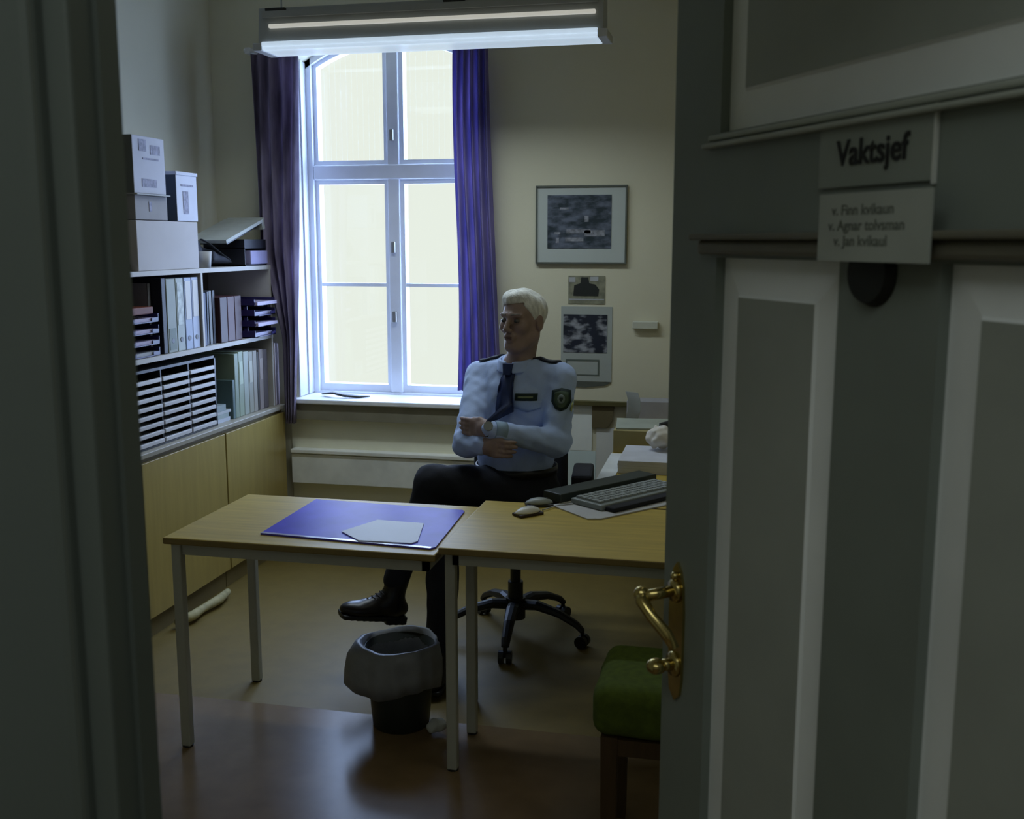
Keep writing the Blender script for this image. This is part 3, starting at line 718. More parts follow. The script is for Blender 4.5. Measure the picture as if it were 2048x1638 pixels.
bpy.data.objects['stapler'].location.z = .8522
def crumple(c, r, s):
    def f(P): return ell(P, c, r)+.010*wob(P, 70, s)+.006*wob(P, 130, s+1)
    return sdf_mesh(f, (c[0]-r[0]*1.5, c[1]-r[1]*1.5, c[2]-r[2]*1.4), (c[0]+r[0]*1.5, c[1]+r[1]*1.5, c[2]+r[2]*1.5), .006)
link('crumpled_tissue', crumple((-.315, 4.30, .850), (.06, .06, .042), .3), mat('tissue', (.62, .58, .50), .7), smooth=True, label='crumpled cream tissue on the white paper pile', cat='tissue')
b = bm_new()
prev = None
vs = []
for i in range(9):
    t = i/8; vs.append((-.60+.055*math.sin(t*1.6)-.03*t, 4.9-.05*t, .7455+.0+.30*0+.28*(1-t)))
T = bm_new()
ra = [T.verts.new((x, y, z)) for (x, y, z) in [(-.57+.07*math.sin(i*.2), 4.90-.1*math.sin(i*.15), .7460+.02*i) for i in range(0, 12)]]
rb = [T.verts.new((v.co.x+.06, v.co.y-.03, v.co.z)) for v in ra]
for i in range(11): T.faces.new((ra[i], ra[i+1], rb[i+1], rb[i]))
b.free()
o = link('curved_sheet', T, mat('sheet_curl', (.42, .44, .42), .5), label='curled pale sheet standing on the side desk beside the pinned papers', cat='paper'); md = o.modifiers.new('t', 'SOLIDIFY'); md.thickness = .002

# ------------------------------------------------------------------ waste bin
wc = (-1.108, 3.262)
wb = empty('waste_bin', (wc[0], wc[1], 0), label='dark round waste bin lined with a grey plastic bag, under the desk front', cat='waste bin')
b = bm_new(); lathe(b, (wc[0], wc[1], 0), [(0, .0), (.092, .0), (.098, .006), (.122, .285), (.118, .285), (.094, .012), (0, .012)], 40); link('bin_body', b, mat('bin_dark', (.018, .024, .020), .4), wb, smooth=True)
def bw(i, a):
    if i < 2: return (0, .004*math.sin(5*a))
    k = [0, 0, .3, .6, 1, 1, 1][min(i, 6)]
    lop = max(0, math.cos(a-3.5))**3
    return (k*(.005*math.sin(7*a+1)+.004*math.sin(13*a)+.055*lop*(i/6.)), k*(-.012*math.sin(3*a+.6)))
b = bm_new(); lathe(b, (wc[0], wc[1], 0), [(.108, .14), (.116, .25), (.125, .300), (.131, .298), (.137, .25), (.137, .20), (.131, .150)], 60, bw)
o = link('bin_liner', b, mat('liner', (.36, .38, .42), .4, trans=.3, var=.08, scale=20, bump=.3, bscale=25), wb, smooth=True)
md = o.modifiers.new('t', 'SOLIDIFY'); md.thickness = .002
link('crumpled_paper', crumple((-.965, 3.20, .035), (.03, .028, .022), 1.2), mat('ballpaper', (.45, .47, .45), .7), smooth=True, label='small crumpled white paper on the floor beside the waste bin', cat='crumpled paper')

# ------------------------------------------------------------------ green visitor chair by the door
GREEN = mat('green_wool', (.065, .10, .005), .9, var=.15, scale=50, bump=.15)
BRW = mat('chair_brown', (.055, .030, .010), .5, var=.15, stretch=(6, 6, .6))
gc = empty('visitor_chair', (-.10, 2.70, 0), label='wooden visitor chair with thick green seat, half hidden behind the door', cat='chair')
def seatf(P): return rbox(P, (-.115, 2.70, .447), (.232, .17, .072), .045)+.002*wob(P, 40)
link('seat', sdf_mesh(seatf, (-.38, 2.50, .35), (.15, 2.90, .58), .010), GREEN, gc, smooth=True)
for (x, y, h) in ((-.30, 2.56, .38), (-.30, 2.83, .38), (.07, 2.56, .88), (.07, 2.83, .88)):
    b = bm_new(); prism(b, [(x-.022, y-.018, h), (x+.022, y-.018, h), (x+.018, y-.018, 0), (x-.018, y-.018, 0)], (0, .036, 0)); link('leg', b, BRW, gc)
b = bm_new(); box(b, -.32, .09, 2.545, 2.57, .33, .375); box(b, -.32, .09, 2.82, 2.845, .33, .375); box(b, -.32, -.295, 2.57, 2.82, .33, .375); link('seat_frame', b, BRW, gc)
b = bm_new(); box(b, .05, .085, 2.53, 2.86, .62, .88, bev=.012); link('backrest', b, GREEN, gc)

# ------------------------------------------------------------------ office chair
KC = uDz(.015, 4.24, 0); KA = YAW+math.radians(-6)
oc = empty('office_chair', KC, KA, label='black swivel office chair under the seated officer', cat='chair')
MK = Matrix.Translation(KC) @ Matrix.Rotation(KA, 4, 'Z')
def k(x, y, z): return MK @ Vector((x, y, z))
b = bm_new(); tube(b, k(0, 0, .09), k(0, 0, .24), .032, n=20); tube(b, k(0, 0, .24), k(0, 0, .43), .022, n=20); link('gas_column', b, BLACKP, oc)
b = bm_new()
angs = [-92, -20, 52, 124, 196]
for a in angs:
    a = math.radians(a); d = Vector((math.cos(a), math.sin(a), 0))
    path(b, [MK @ (d*r + Vector((0, 0, z))) for r, z in ((.02, .140), (.10, .148), (.20, .128), (.28, .092), (.305, .070))], [.030, .028, .023, .019, .016], sc=(1, .75))
tube(b, k(0, 0, .08), k(0, 0, .17), .042, n=20)
link('star_base', b, BLACKP, oc)
for a in angs:
    a = math.radians(a); d = Vector((math.cos(a), math.sin(a), 0)); s = Vector((-d.y, d.x, 0))
    b = bm_new(); c = d*.305+Vector((0, 0, .0265))
    tube(b, MK @ (c-s*.026), MK @ (c-s*.006), .026, n=18); tube(b, MK @ (c+s*.006), MK @ (c+s*.026), .026, n=18); tube(b, MK @ (c+Vector((0, 0, .0))), MK @ (c+Vector((0, 0, .05))), .009)
    link('caster', b, BLACKP, oc)
MKi = np.array(MK.inverted())
def loc(P): return P@MKi[:3, :3].T.astype('f')+MKi[:3, 3].astype('f')
def cs(P):
    q = loc(P); return rbox(q, (0, -.02, .465), (.235, .23, .040), .035)
lo = np.array(KC)-np.array((.42, .42, 0)); hi = np.array(KC)+np.array((.42, .42, 0))
link('seat', sdf_mesh(cs, (lo[0], lo[1], .41), (hi[0], hi[1], .53), .010), BLACKF, oc, smooth=True)
def cb(P):
    q = loc(P); bend = .25*(q[..., 0]**2); qq = q.copy(); qq[..., 1] = q[..., 1]+bend*1.2-.10*(q[..., 2]-.7)
    return rbox(qq, (.0, .235, .76), (.205, .032, .22), .03)
link('backrest', sdf_mesh(cb, (lo[0], lo[1], .5), (hi[0], hi[1], 1.03), .010), BLACKF, oc, smooth=True)
b = bm_new(); path(b, [k(0, .05, .43), k(0, .22, .43), k(0, .27, .50), k(0, .275, .62)], .022, sc=(1.4, .6)); link('back_support', b, BLACKP, oc)
for sx in (-1, 1):
    b = bm_new(); path(b, [k(sx*.20, .03, .44), k(sx*.275, .03, .45), k(sx*.285, .03, .66)], .018, sc=(1, 1.3)); ab = link('armrest_bracket', b, BLACKP, oc)
    b = bm_new(); box(b, -.045 if sx > 0 else -.035, .040, -.13, .12, 0, .085 if sx > 0 else .04, M=MK @ Matrix.Translation((sx*.280, .02, .640)), bev=.012); link('arm_pad', b, BLACKF, ab)

# ------------------------------------------------------------------ the seated officer
# built in (u, D, z) coordinates, turned into the room afterwards
TU = Matrix(((math.cos(YAW), -math.sin(YAW), 0, 0), (math.sin(YAW), math.cos(YAW), 0, 0), (0, 0, 1, 0), (0, 0, 0, 1)))
person = empty('person', uDz(.03, 4.15, 0), YAW, label='seated grey-haired officer in a light blue shirt and dark tie, arms crossed', cat='person')
def pmesh(name, fn, lo, hi, h, m, parent=None, **kw):
    me = sdf_mesh(fn, lo, hi, h); me.transform(TU); return link(name, me, m, parent or person, smooth=True, **kw)
def A(a):
    a = math.radians(a); return np.array([[math.cos(a), -math.sin(a), 0], [-math.sin(a), -math.cos(a), 0], [0, 0, 1]])
RT = A(26)            # torso axes: row0 his left, row1 forward, row2 up
RH = A(36)            # head axes
HC = np.array([.040, 4.12, 1.335])
def hp(x, y, z): return HC+x*RH[0]+y*RH[1]+z*RH[2]
TC = np.array([.022, 4.155, 0])
def tp(x, y, z): return TC+x*RT[0]+y*RT[1]+np.array([0, 0, z])
SL, SR = tp(.178, -.02, 1.115), tp(-.178, -.02, 1.105)
EL, ER = np.array([.172, 3.985, .880]), np.array([-.175, 4.010, .872])
WL, WR = np.array([-.075, 3.880, .950]), np.array([-.112, 3.893, .890])
HIPL, HIPR = tp(.085, -.0, .575), tp(-.085, -.0, .575)
KL, KR = np.array([-.305, 3.955, .728]), np.array([-.262, 3.86, .520])
AL, AR = np.array([-.452, 3.925, .350]), np.array([-.270, 3.80, .09])

def head_sdf(P):
    q = (P-HC.astype('f'))@RH.T.astype('f')
    x, y, z = q[..., 0], q[..., 1], q[..., 2]
    ax = np.abs(x); m = np.stack([ax, y, z], -1)
    d = ell(m, (0, -.012, .035), (.074, .095, .085))
    d = smin(d, ell(m, (0, .022, -.045), (.051, .060, .067)), .04)
    d = smin(d, ell(m, (0, .066, -.092), (.026, .020, .018)), .025)
    d = smin(d, cap(m, (.058, -.005, -.05), (.02, .055, -.09), .018, .014), .03)
    d = smin(d, ell(m, (.040, .060, -.012), (.024, .020, .022)), .02)
    d = smin(d, cap(m, (.008, .083, .034), (.045, .072, .034), .011, .008), .012)
    d = smax(d, -ell(m, (.031, .096, .013), (.017, .016, .013)), .010)
    d = smin(d, cap(m, (0, .085, .022), (0, .108, -.018), .009, .0115), .010)
    d = smin(d, ell(m, (.013, .098, -.024), (.009, .011, .008)), .006)
    d = smin(d, ell(m, (0, .084, -.050), (.026, .013, .016)), .012)
    d = smax(d, -ell(m, (0, .101, -.0535), (.022, .012, .0028)), .005)
    d = smin(d, ell(m, (0, .088, -.063), (.016, .009, .007)), .006)
    d = smin(d, ell(m, (.077, -.012, .002), (.010, .020, .033)), .008)
    d = smax(d, -ell(m, (.088, -.006, .004), (.008, .010, .018)), .005)
    return d
def hand(P, w, pl, fing, s=1):
    """w wrist, pl palm end, fing list of finger polylines, first is the thumb"""
    d = cap(P, w, w+(pl-w)*.45, .026, .030)
    n = np.cross(pl-w, [0, 0, 1]); n = n/np.linalg.norm(n)
    up_ = np.cross(n, pl-w); up_ = up_/np.linalg.norm(up_)
    for t in (-.028, -.010, .010, .026):
        d = smin(d, cap(P, w+(pl-w)*.25+up_*t*.6, pl+up_*t, .017, .0125), .012)
    for k_, f in enumerate(fing):
        r = .0115 if k_ == 0 else .0095
        for i in range(len(f)-1): d = smin(d, cap(P, f[i], f[i+1], r-.0008*i, r-.0008*(i+1)), .005)
    return d
def fingers(w, pl, curl, ln=.075, cf=1.0):
    n = np.cross(pl-w, [0, 0, 1]); n = n/np.linalg.norm(n)
    f = (pl-w)/np.linalg.norm(pl-w); up_ = np.cross(n, f); out = []
    th0 = w+(pl-w)*.35+up_*.026
    out.append([th0, th0+up_*.008+f*.026, th0+up_*.006+f*.055+n*curl*.006])
    for t, l in ((.027, .92), (.009, 1.0), (-.010, .95), (-.027, .78)):
        p0 = pl+up_*t; L = ln*l
        p1 = p0+f*L*.45+n*curl*L*.10*cf; p2 = p1+f*L*.30+n*curl*L*.24*cf; p3 = p2+f*L*.20+n*curl*L*.24*cf
        out.append([p0, p1, p2, p3])
    return out
PL_ = np.array([-.148, 3.935, .950]); PR_ = np.array([-.058, 3.862, .884])
fl = fingers(WL, PL_, -1)   # wraps away from the camera round the far upper arm
fr = fingers(WR, PR_, 1)
# make sure curl goes toward the body (larger D)
def fixcurl(fs, w, pl):
    n = np.cross(pl-w, [0, 0, 1]); n = n/np.linalg.norm(n)
    return n[1]
fl = fingers(WL, PL_, 1 if fixcurl(None, WL, PL_) > 0 else -1, ln=.082, cf=.35)
fr = fingers(WR, PR_, 1 if fixcurl(None, WR, PR_) > 0 else -1, ln=.066)
def body(P):
    d = head_sdf(P)
    d = smin(d, cap(P, hp(0, -.028, -.05), tp(0, .0, 1.14), .052, .060), .03)
    d = smin(d, ell(P, tp(0, 0, 1.0), (.15, .09, .18), RT), .05)
    d = smin(d, ell(P, tp(0, .01, .78), (.13, .10, .16), RT), .05)
    d = smin(d, cap(P, SL, EL, .036, .030), .03); d = smin(d, cap(P, SR, ER, .036, .030), .03)
    dl = smin(cap(P, EL, WL, .032, .022), hand(P, WL, PL_, fl), .012)
    dr = smin(cap(P, ER, WR, .032, .022), hand(P, WR, PR_, fr), .012)
    d = smin(d, np.minimum(dl, dr), .008)
    return d
SKIN = mat('skin', (.31, .22, .19), .5, var=.10, scale=25)
bo = pmesh('body', body, (-.30, 3.76, .62), (.26, 4.36, 1.50), .0048, SKIN)
# legs belong to the same figure but are wholly inside trousers and boots
# eyes, brows, lips
for sx in (-1, 1):
    c = hp(sx*.031, .079, .0125); b = bm_new(); ball(b, c, (.0118, .0118, .0075)); bmesh.ops.transform(b, matrix=TU, verts=b.verts); e = link('eye', b, mat('eye_white', (.12, .11, .10), .3), bo, smooth=True)
    c = hp(sx*.031, .0865, .0115); b = bm_new(); ball(b, c, (.006, .006, .006)); bmesh.ops.transform(b, matrix=TU, verts=b.verts); link('iris', b, mat('iris', (.03, .04, .05), .2), bo, smooth=True)
def brow(P):
    q = (P-HC.astype('f'))@RH.T.astype('f'); m = np.stack([np.abs(q[..., 0]), q[..., 1], q[..., 2]], -1)
    return cap(m, (.014, .091, .036), (.046, .077, .038), .0042, .0025)
HAIRC = mat('grey_hair', (.72, .73, .68), .75, var=.16, scale=70, stretch=(1, 1, .4), bump=.3, bscale=180)
pmesh('eyebrow', brow, tuple(HC-.13), tuple(HC+.13), .0030, mat('brow_grey', (.18, .17, .15), .8), bo)
def lips(P):
    q = (P-HC.astype('f'))@RH.T.astype('f'); m = np.stack([np.abs(q[..., 0]), q[..., 1], q[..., 2]], -1)
    a = ell(m, (0, .0945, -.050), (.020, .0045, .0035)); c = ell(m, (0, .0945, -.0585), (.018, .005, .004)); return np.minimum(a, c)
pmesh('lips', lips, tuple(HC-.13), tuple(HC+.13), .0026, mat('lips', (.17, .10, .09), .5), bo)
def hair(P):
    q = (P-HC.astype('f'))@RH.T.astype('f'); x, y, z = q[..., 0], q[..., 1], q[..., 2]; ax = np.abs(x)
    d = ell(q, (0, -.019, .043), (.082, .101, .088))
    d = smin(d, ell(q, (-.014, .022, .098), (.054, .050, .028)), .03)
    d = d+.0030*np.sin(95*x+30*y+8*z)*np.cos(60*y-20*z)
    line = np.where(y > .055, .070, np.where(y > .02, .070-(.055-y)*1.2*np.clip(ax/.06, 0, 1)*1.2, np.where(y > -.015, .012, -.055)))
    line = np.where(ax < .045, np.where(y > .02, .076+.10*x, line), line)
    d = smax(d, line-z, .008)
    d = smax(d, -ell(q, (0, .128, -.005), (.070, .062, .092)), .012)
    return d
pmesh('hair', hair, tuple(HC-np.array([.13, .14, .12])), tuple(HC+np.array([.13, .14, .16])), .0042, HAIRC, bo)

def shirt(P):
    d = ell(P, tp(0, -.005, 1.01), (.172, .115, .175), RT)
    d = smin(d, ell(P, tp(0, .015, .80), (.158, .145, .17), RT), .07)
    d = smin(d, cap(P, tp(.06, -.01, 1.145), SL, .050, .058), .05); d = smin(d, cap(P, tp(-.06, -.01, 1.145), SR, .050, .058), .05)
    d = smax(d, cap(P, tp(0, 0, 1.1), tp(0, 0, 1.1)+np.array([0, 0, .001]), 9, 9)*0+.715-P[..., 2], .02)
    al = smin(cap(P, SL, EL, .062, .053), cap(P, EL, WL, .052, .036), .025)
    ar = smin(cap(P, SR, ER, .062, .053), cap(P, ER, WR, .052, .036), .025)
    d = smin(d, al, .022); d = smin(d, ar, .022)
    # folds
    d = d+.0040*wob(P, 46, .7)+.0022*wob(P, 90, 2.1)
    d = d+.0022*np.sin(P[..., 2]*110+P[..., 0]*60)*np.clip(1-np.abs(P[..., 2]-.9)/.12, 0, 1)
    d = smax(d, -cap(P, hp(0, -.03, -.10), hp(0, -.01, -.02), .060, .075), .008)
    return d
SHIRT = mat('shirt_blue', (.44, .57, .88), .8, var=.05, scale=12, bump=.15, bscale=40)
sh_o = pmesh('shirt', shirt, (-.32, 3.76, .62), (.32, 4.40, 1.24), .0065, SHIRT)
bm_ = bmesh.new(); bm_.from_mesh(sh_o.data); bm_.transform(WM[sh_o]); BV = BVHTree.FromBMesh(bm_); bm_.free()
bm_ = bmesh.new(); bm_.from_mesh(sh_o.data); bm_.free()
TUi = TU.to_3x3()
def drape(name, c, ax, ay, outline, d, m, off=.0025, parent=None, n=None, thick=.0025):
    """lay the outline (2-D, metres, axes ax/ay around c, in uDz) on the shirt, looking along d"""
    c = Vector(c); ax = Vector(ax).normalized(); ay = Vector(ay).normalized(); d = Vector(d).normalized()
    b = bm_new(); vs = [b.verts.new(TU @ (c+ax*x+ay*y)) for x, y in outline]
    f = b.faces.new(vs); bmesh.ops.triangulate(b, faces=[f]); bmesh.ops.subdivide_edges(b, edges=b.edges[:], cuts=3, use_grid_fill=True)
    bmesh.ops.triangulate(b, faces=b.faces[:])
    dw = (TUi @ d).normalized()
    for v in b.verts:
        h = BV.ray_cast(v.co-dw*.3, dw)
        if h[0] is not None: v.co = h[0]-dw*off
    bmesh.ops.recalc_face_normals(b, faces=b.faces[:])
    o = link(name, b, m, parent or sh_o, smooth=True); md = o.modifiers.new('t', 'SOLIDIFY'); md.thickness = thick; md.offset = 0
    return o
fw = RT[1]; lft = RT[0]
TIE = mat('tie_navy', (.010, .025, .10), .6, var=.1, scale=30)
drape('necktie', tp(0, .2, 1.08), lft, (0, 0, 1), [(-.022, .072), (.022, .072), (.028, .03), (.034, -.05), (.036, -.098), (-.036, -.098), (-.034, -.05), (-.028, .03)], -fw, TIE, off=.010, thick=.008)
b = bm_new(); M_ = Matrix(((RT[0][0], RT[1][0], 0, 0), (RT[0][1], RT[1][1], 0, 0), (0, 0, 1, 0), (0, 0, 0, 1)))
kx = tp(0, .094, 1.168)
prism(b, [Vector(tp(-.021, .070, 1.178)), Vector(tp(.021, .070, 1.178)), Vector(tp(.014, .080, 1.135)), Vector(tp(-.014, .080, 1.135))], Vector(RT[1]*.022)); bmesh.ops.transform(b, matrix=TU, verts=b.verts)
link('tie_knot', b, TIE, sh_o)
# collar
def collar(P):
    q = (P-tp(0, .012, 1.175).astype('f'))@RT.T.astype('f'); x, y, z = q[..., 0], q[..., 1], q[..., 2]
    zz = z+.20*y+.0*x
    r = np.sqrt(x*x+(y*1.0)**2)
    ring = np.maximum(np.abs(r-(.069-.25*zz))-.0055, np.abs(zz)-.021)
    gap = .35*(y-.03)-np.abs(x)      # open v at the front
    return smax(ring, gap*.8, .004)
pmesh('collar', collar, tuple(tp(0, .0, 1.175)-np.array([.12, .12, .07])), tuple(tp(0, .0, 1.175)+np.array([.12, .12, .07])), .0038, mat('collar_blue', (.44, .57, .88), .8), sh_o)
# pocket with name tape
TAPE = mat('tape_green', (.008, .025, .022), .7); GOLD = mat('gold_thread', (.22, .26, .14), .7)
pc = tp(.088, .2, 1.045)
drape('pocket_flap', tp(.088, .2, 1.02), lft, (0, 0, 1), [(-.05, .018), (.05, .018), (.05, -.010), (0, -.026), (-.05, -.010)], -fw, mat('flap_blue', (.37, .49, .78), .8), off=.004)
drape('name_tape', tp(.082, .2, 1.052), lft, (.0, 0, 1), [(-.040, -.014), (.040, -.014), (.040, .014), (-.040, .014)], -fw, TAPE, off=.005)
drape('name_tape_text', tp(.082, .2, 1.052), lft, (.0, 0, 1), [(-.028, -.004), (.026, -.003), (.026, .004), (-.028, .003)], -fw, GOLD, off=.0085, thick=.001)
# sleeve badge on his left upper arm: dark shield, pale ring and lighter heart
vd = np.array([.10, 1.0, -.05])   # looking away from the camera
bc = np.array([.170, 3.8, 1.060]); bx = (1, 0, 0); bz = (0, 0, 1)
shield = [(-.038, .034), (0, .044), (.038, .034), (.040, -.012), (.022, -.040), (0, -.048), (-.022, -.040), (-.040, -.012)]
drape('sleeve_badge', bc, bx, bz, [(x*.95, y*.95) for x, y in shield], vd, TAPE, off=.004)
drape('badge_border', bc, bx, bz, [(x*.72, y*.72) for x, y in shield], vd, mat('badge_green', (.05, .085, .05), .7), off=.0065, thick=.001)
drape('badge_emblem', bc, bx, bz, [(.015*math.cos(2*PI*i/12), .018*math.sin(2*PI*i/12)) for i in range(12)], vd, mat('badge_pale', (.16, .21, .20), .6), off=.0085, thick=.001)
drape('badge_heart', bc, bx, bz, [(-.006, .007), (.006, .007), (.007, 0), (0, -.010), (-.007, 0)], vd, TAPE, off=.0105, thick=.001)
drape('badge_title', bc+np.array([.0, 0, -.0]), bx, bz, [(.034, -.040), (.044, -.022), (.048, .0), (.052, -.005), (.047, -.034), (.038, -.05)], vd, mat('badge_yellow', (.36, .38, .14), .6), off=.005, thick=.001)
# epaulettes on both shoulders
for sgn, S0 in ((1, SL), (-1, SR)):
    c = (S0+tp(sgn*.06, -.01, 1.15))/2; ax = S0-tp(sgn*.06, -.01, 1.15)
    drape('epaulette', c+np.array([0, 0, .2]), ax, RT[1], [(-.05, -.022), (.055, -.026), (.055, .026), (-.05, .022)], (0, 0, -1), mat('epaulette', (.010, .014, .025), .7), off=.006, thick=.006)
# cuffs and watch
for e0, w0 in ((EL, WL),):
    dd = (w0-e0)/np.linalg.norm(w0-e0)
    b = bm_new(); tube(b, TU @ Vector(w0-dd*.050), TU @ Vector(w0-dd*.004), .040, .038, n=24, cap=False)
    o = link('cuff', b, mat('cuff', (.30, .42, .56), .8), sh_o, smooth=True); md = o.modifiers.new('t', 'SOLIDIFY'); md.thickness = .004
dd = (WL-EL)/np.linalg.norm(WL-EL)
b = bm_new(); tube(b, TU @ Vector(WL+dd*.002), TU @ Vector(WL+dd*.020), .0315, .0305, n=24, cap=False)
wt = link('watch_strap', b, BLACKP, bo, smooth=True); md = wt.modifiers.new('t', 'SOLIDIFY'); md.thickness = .004
c = WL+dd*.011; nrm = np.array([-.1, -.85, .5]); nrm = nrm/np.linalg.norm(nrm)
b = bm_new(); tube(b, TU @ Vector(c+nrm*.029), TU @ Vector(c+nrm*.040), .018, n=24); link('watch_face', b, mat('watch_steel', (.45, .48, .46), .25, metal=.6), wt)

def trousers(P):
    d = ell(P, tp(0, -.005, .60), (.165, .135, .105), RT)
    d = smin(d, ell(P, tp(0, .004, .74), (.161, .143, .10), RT), .04)
    d = smax(d, P[..., 2]-.765, .01)
    l = smin(cap(P, HIPL+np.array([0, 0, .075]), KL, .100, .075), cap(P, KL, AL, .064, .050), .02)
    r = smin(cap(P, HIPR, KR, .088, .068), cap(P, KR, AR, .064, .056), .02)
    d = smin(d, l, .03); d = smin(d, r, .025)
    d = d+.0045*wob(P, 34, 1.1)+.0018*wob(P, 75, .4)
    return smax(d, .10-P[..., 2], .005)
TR = mat('trousers_navy', (.009, .011, .020), .85, var=.15, scale=20, bump=.1)
pmesh('trousers', trousers, (-.56, 3.68, .07), (.28, 4.38, .84), .0085, TR)
b = bm_new(); n = 40
for i in range(n):
    pass
b.free()
b = bm_new(); ring = []
for z in (.735, .765):
    ring.append([b.verts.new(TU @ Vector(tp(.163*math.cos(2*PI*i/n), .008+.146*math.sin(2*PI*i/n), z))) for i in range(n)])
for i in range(n): b.faces.new((ring[0][i], ring[0][(i+1) % n], ring[1][(i+1) % n], ring[1][i]))
o = link('belt', b, BLACKP, person, smooth=True); md = o.modifiers.new('t', 'SOLIDIFY'); md.thickness = .006
BOOT = mat('boot_leather', (.010, .008, .008), .33, var=.2, scale=30)
def boot(name, ank, heel, toe, shaft, label=None):
    ank, heel, toe = map(lambda a: np.array(a, float), (ank, heel, toe))
    f = (toe-heel)/np.linalg.norm(toe-heel)
    up_ = shaft-heel; up_ = up_-f*(up_@f); up_ = up_/np.linalg.norm(up_); side = np.cross(f, up_)
    R = np.array([side, f, up_]); L = np.linalg.norm(toe-heel)
    def fn(P):
        q = (P-heel.astype('f'))@R.T.astype('f')
        d = ell(q, (0, L*.22, .040), (.036, L*.28, .044)); d = smin(d, ell(q, (0, L*.70, .030), (.046, L*.34, .034)), .04)
        d = smin(d, cap(P, shaft, heel+f*L*.22+up_*.06, .048, .038), .04)
        d = smin(d, cap(q, (0, L*.25, .085), (0, L*.60, .045), .030, .026), .03)
        return smax(d, .012-q[..., 2], .006)
    allp = np.stack([heel, toe, shaft]); lo = allp.min(0)-.085; hi = allp.max(0)+.085
    o = pmesh(name, fn, lo, hi, .006, BOOT)
    def sole(P):
        q = (P-heel.astype('f'))@R.T.astype('f'); w = .034+.012*np.sin(np.clip(q[..., 1]/L, 0, 1)*2.6)
        a = np.abs(q[..., 0])-w; bb = np.abs(q[..., 1]-L*.49)-L*.54; r = np.maximum(a, bb)
        r = smax(r, np.sqrt(q[..., 0]**2+(q[..., 1]-L*.49)**2)-L*.545, .01)
        th = np.where((q[..., 1] < L*.32), -.016, -.002)
        return np.maximum(r, np.maximum(q[..., 2]-.016, th-q[..., 2]))
    pmesh('sole', sole, lo, hi, .005, BLACKP, o)
    # laces
    b = bm_new()
    for t in (.12, .32, .52, .72, .92):
        a0 = heel+f*L*(.30+.30*(1-t))+up_*(.062+.052*t)-f*.010
        path(b, [TU @ Vector(a0-side*.022+f*.012), TU @ Vector(a0+f*.030+up_*.008), TU @ Vector(a0+side*.022+f*.012)], .0022, n=6)
    link('laces', b, mat('laces', (.05, .045, .04), .7), o)
    return o
boot('boot', AL, (-.432, 3.945, .185), (-.655, 3.835, .235), np.array([-.447, 3.925, .352]))
boot('boot', AR, (-.255, 3.855, .016), (-.300, 3.600, .016), np.array([-.268, 3.81, .155]))

# ------------------------------------------------------------------ the open door (foreground) and its frame
ang = math.radians(31.2)
dd3 = Vector((-math.sin(ang), math.cos(ang), 0))            # from hinge to the free edge
E0 = Vector((-.1196, 1.817, 0))                                # free edge
nn = Vector((-dd3.y, dd3.x, 0))                             # out of the leaf, towards the camera side
if nn.y > 0: nn = -nn
DW = 1.00
def dpt(s, d, z): return E0 - dd3*s + nn*d + Vector((0, 0, z))
DM = Matrix(((-dd3.x, nn.x, 0, E0.x), (-dd3.y, nn.y, 0, E0.y), (0, 0, 1, 0), (0, 0, 0, 1)))   # (s, d, z) -> world
D = empty('door_1', E0-dd3*DW, 0, kind='structure')
sgn = DM.to_3x3().determinant()
def dbox(b, s0, s1, d0, d1, z0, z1, bev=0):
    vs = box(b, s0, s1, d0, d1, z0, z1, M=DM, bev=bev)
    return vs
def dfix(b): bmesh.ops.recalc_face_normals(b, faces=b.faces[:])
b = bm_new()
z_top = 2.14
PZ = [(1.815, 1.99, True), (.30, 1.625, False)]
p1 = (.150, .464); p2 = (.650, .90)
dbox(b, 0, p1[0], -.042, 0, .01, z_top); dbox(b, p2[1], DW, -.042, 0, .01, z_top)
dbox(b, p1[0], p2[1], -.042, 0, .01, .22); dbox(b, p1[0], p2[1], -.042, 0, 1.625, 1.815); dbox(b, p1[0], p2[1], -.042, 0, 2.07, z_top)
dbox(b, p1[1], p2[0], -.042, 0, .22, 1.625)
dfix(b); link('stiles_and_rails', b, DOORD, D)
def panel(s0, s1, z0, z1):
    """raised and fielded panel: sloping border and a flat field"""
    b = bm_new(); w = .055; g = .004
    def ring(a, d): return [b.verts.new(dpt(s0+a, d, z0+a)), b.verts.new(dpt(s1-a, d, z0+a)), b.verts.new(dpt(s1-a, d, z1-a)), b.verts.new(dpt(s0+a, d, z1-a))]
    rs = [ring(0, -.016), ring(.006, -.016), ring(w, -.010), ring(w+.004, -.006)]
    for i in range(3):
        for k_ in range(4):
            b.faces.new((rs[i][k_], rs[i][(k_+1) % 4], rs[i+1][(k_+1) % 4], rs[i+1][k_]))
    f = b.faces.new(rs[-1])
    bk = ring(0, -.032); b.faces.new(bk)
    for k_ in range(4): b.faces.new((rs[0][k_], rs[0][(k_+1) % 4], bk[(k_+1) % 4], bk[k_]))
    dfix(b)
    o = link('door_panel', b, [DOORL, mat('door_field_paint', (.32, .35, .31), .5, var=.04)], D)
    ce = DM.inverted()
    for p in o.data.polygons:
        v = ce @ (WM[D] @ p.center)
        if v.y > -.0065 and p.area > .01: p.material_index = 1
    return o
panel(p1[0], p2[1], 1.815, 2.07); panel(p1[0], p1[1], .22, 1.625); panel(p2[0], p2[1], .22, 1.625)
